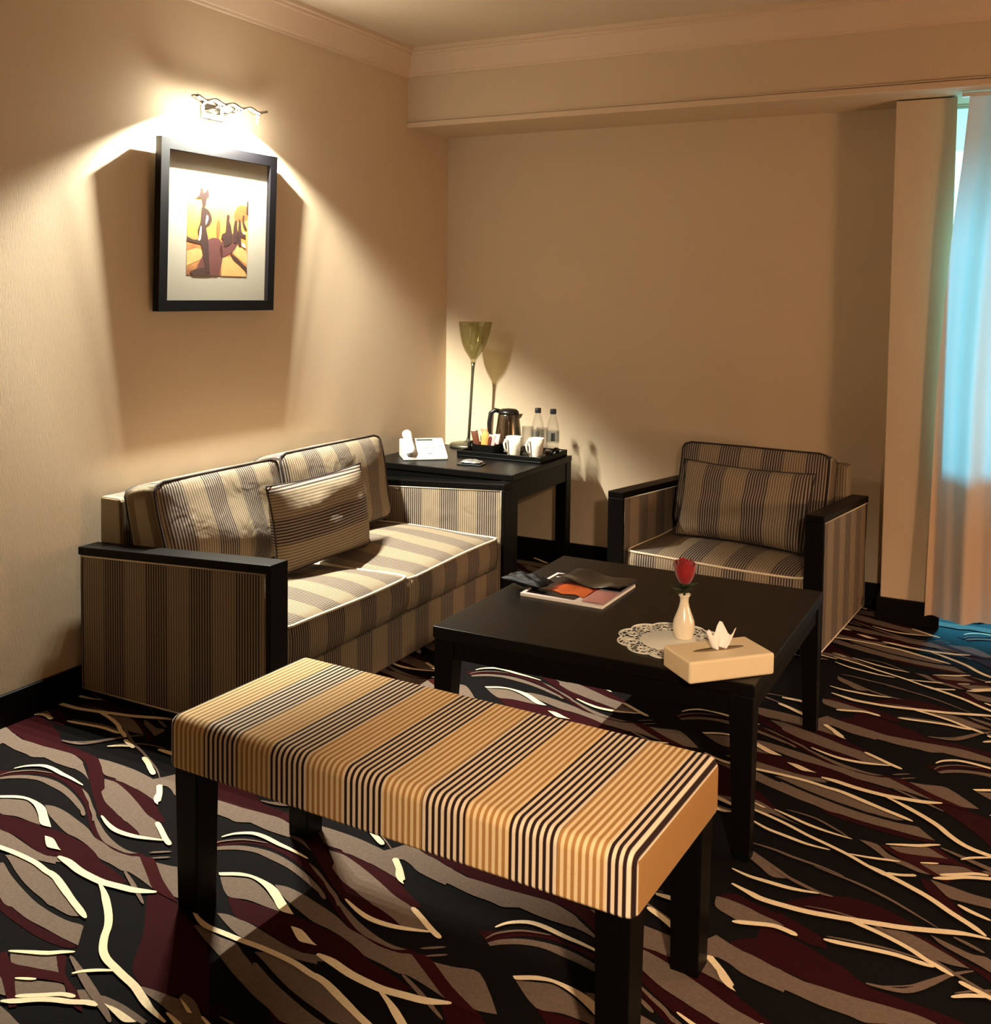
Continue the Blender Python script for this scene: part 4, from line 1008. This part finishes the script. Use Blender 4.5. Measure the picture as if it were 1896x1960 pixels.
def spot(name, loc, target, e, col, size, blend, soft):
    l = bpy.data.lights.new(name, 'SPOT'); l.energy = e; l.color = col; l.spot_size = math.radians(size); l.spot_blend = .85; l.shadow_soft_size = soft
    o_ = bpy.data.objects.new(name, l); COL.objects.link(o_); o_.location = loc
    d = Vector(target)-Vector(loc); o_.rotation_euler = d.to_track_quat('-Z', 'Y').to_euler()
    return o_
l = bpy.data.lights.new('low daylight', 'SUN'); l.energy = E_SUN; l.color = C_SUN; l.angle = math.radians(13)
o_ = bpy.data.objects.new('low daylight', l); COL.objects.link(o_); o_.location = (3, 3, 2)
o_.rotation_euler = Vector((-.12, -1, -math.tan(math.radians(12)))).to_track_quat('-Z', 'Y').to_euler()
for nm, loc, e in LAMPS:
    l = bpy.data.lights.new(nm, 'POINT'); l.energy = e; l.color = C_SIDE; l.shadow_soft_size = .1
    o_ = bpy.data.objects.new(nm, l); COL.objects.link(o_); o_.location = loc
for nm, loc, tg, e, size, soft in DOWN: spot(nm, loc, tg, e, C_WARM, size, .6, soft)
# added fill light behind the camera, aimed up to brighten walls off the ceiling
l = bpy.data.lights.new('bounce fill', 'SPOT'); l.energy = E_FILL; l.color = C_FILL; l.spot_size = math.radians(125); l.spot_blend = .8; l.shadow_soft_size = .12
o_ = bpy.data.objects.new('bounce fill', l); COL.objects.link(o_); o_.location = (1.9, -5.5, 1.75); o_.rotation_euler = (PI, 0, 0)

# ------------------------------------------------------------------ camera
cam = bpy.data.cameras.new('camera'); co = bpy.data.objects.new('camera', cam); COL.objects.link(co)
f, cx, cy, yaw, pit, rol = 1985.663, 947.057, 670.1565, -.4806, .0545, .0123
cam.sensor_fit = 'HORIZONTAL'; cam.sensor_width = 36; cam.lens = f*36/1896
cam.shift_x = (948-cx)/1896; cam.shift_y = (cy-980)/1896
fw = Vector((sin(yaw)*cos(pit), cos(yaw)*cos(pit), -sin(pit))); rt = Vector((cos(yaw), -sin(yaw), 0)); up = rt.cross(fw)
r2 = rt*cos(rol)+up*sin(rol); u2 = up*cos(rol)-rt*sin(rol)
co.matrix_world = Matrix(((r2.x, u2.x, -fw.x, 2.9479), (r2.y, u2.y, -fw.y, -5.0587), (r2.z, u2.z, -fw.z, 1.434), (0, 0, 0, 1)))
cam.clip_start = .05
SC.camera = co
vs_ = SC.view_settings; vs_.view_transform = 'Standard'; vs_.look = 'None'; vs_.gamma = 1; vs_.exposure = EXPO; vs_.use_curve_mapping = False
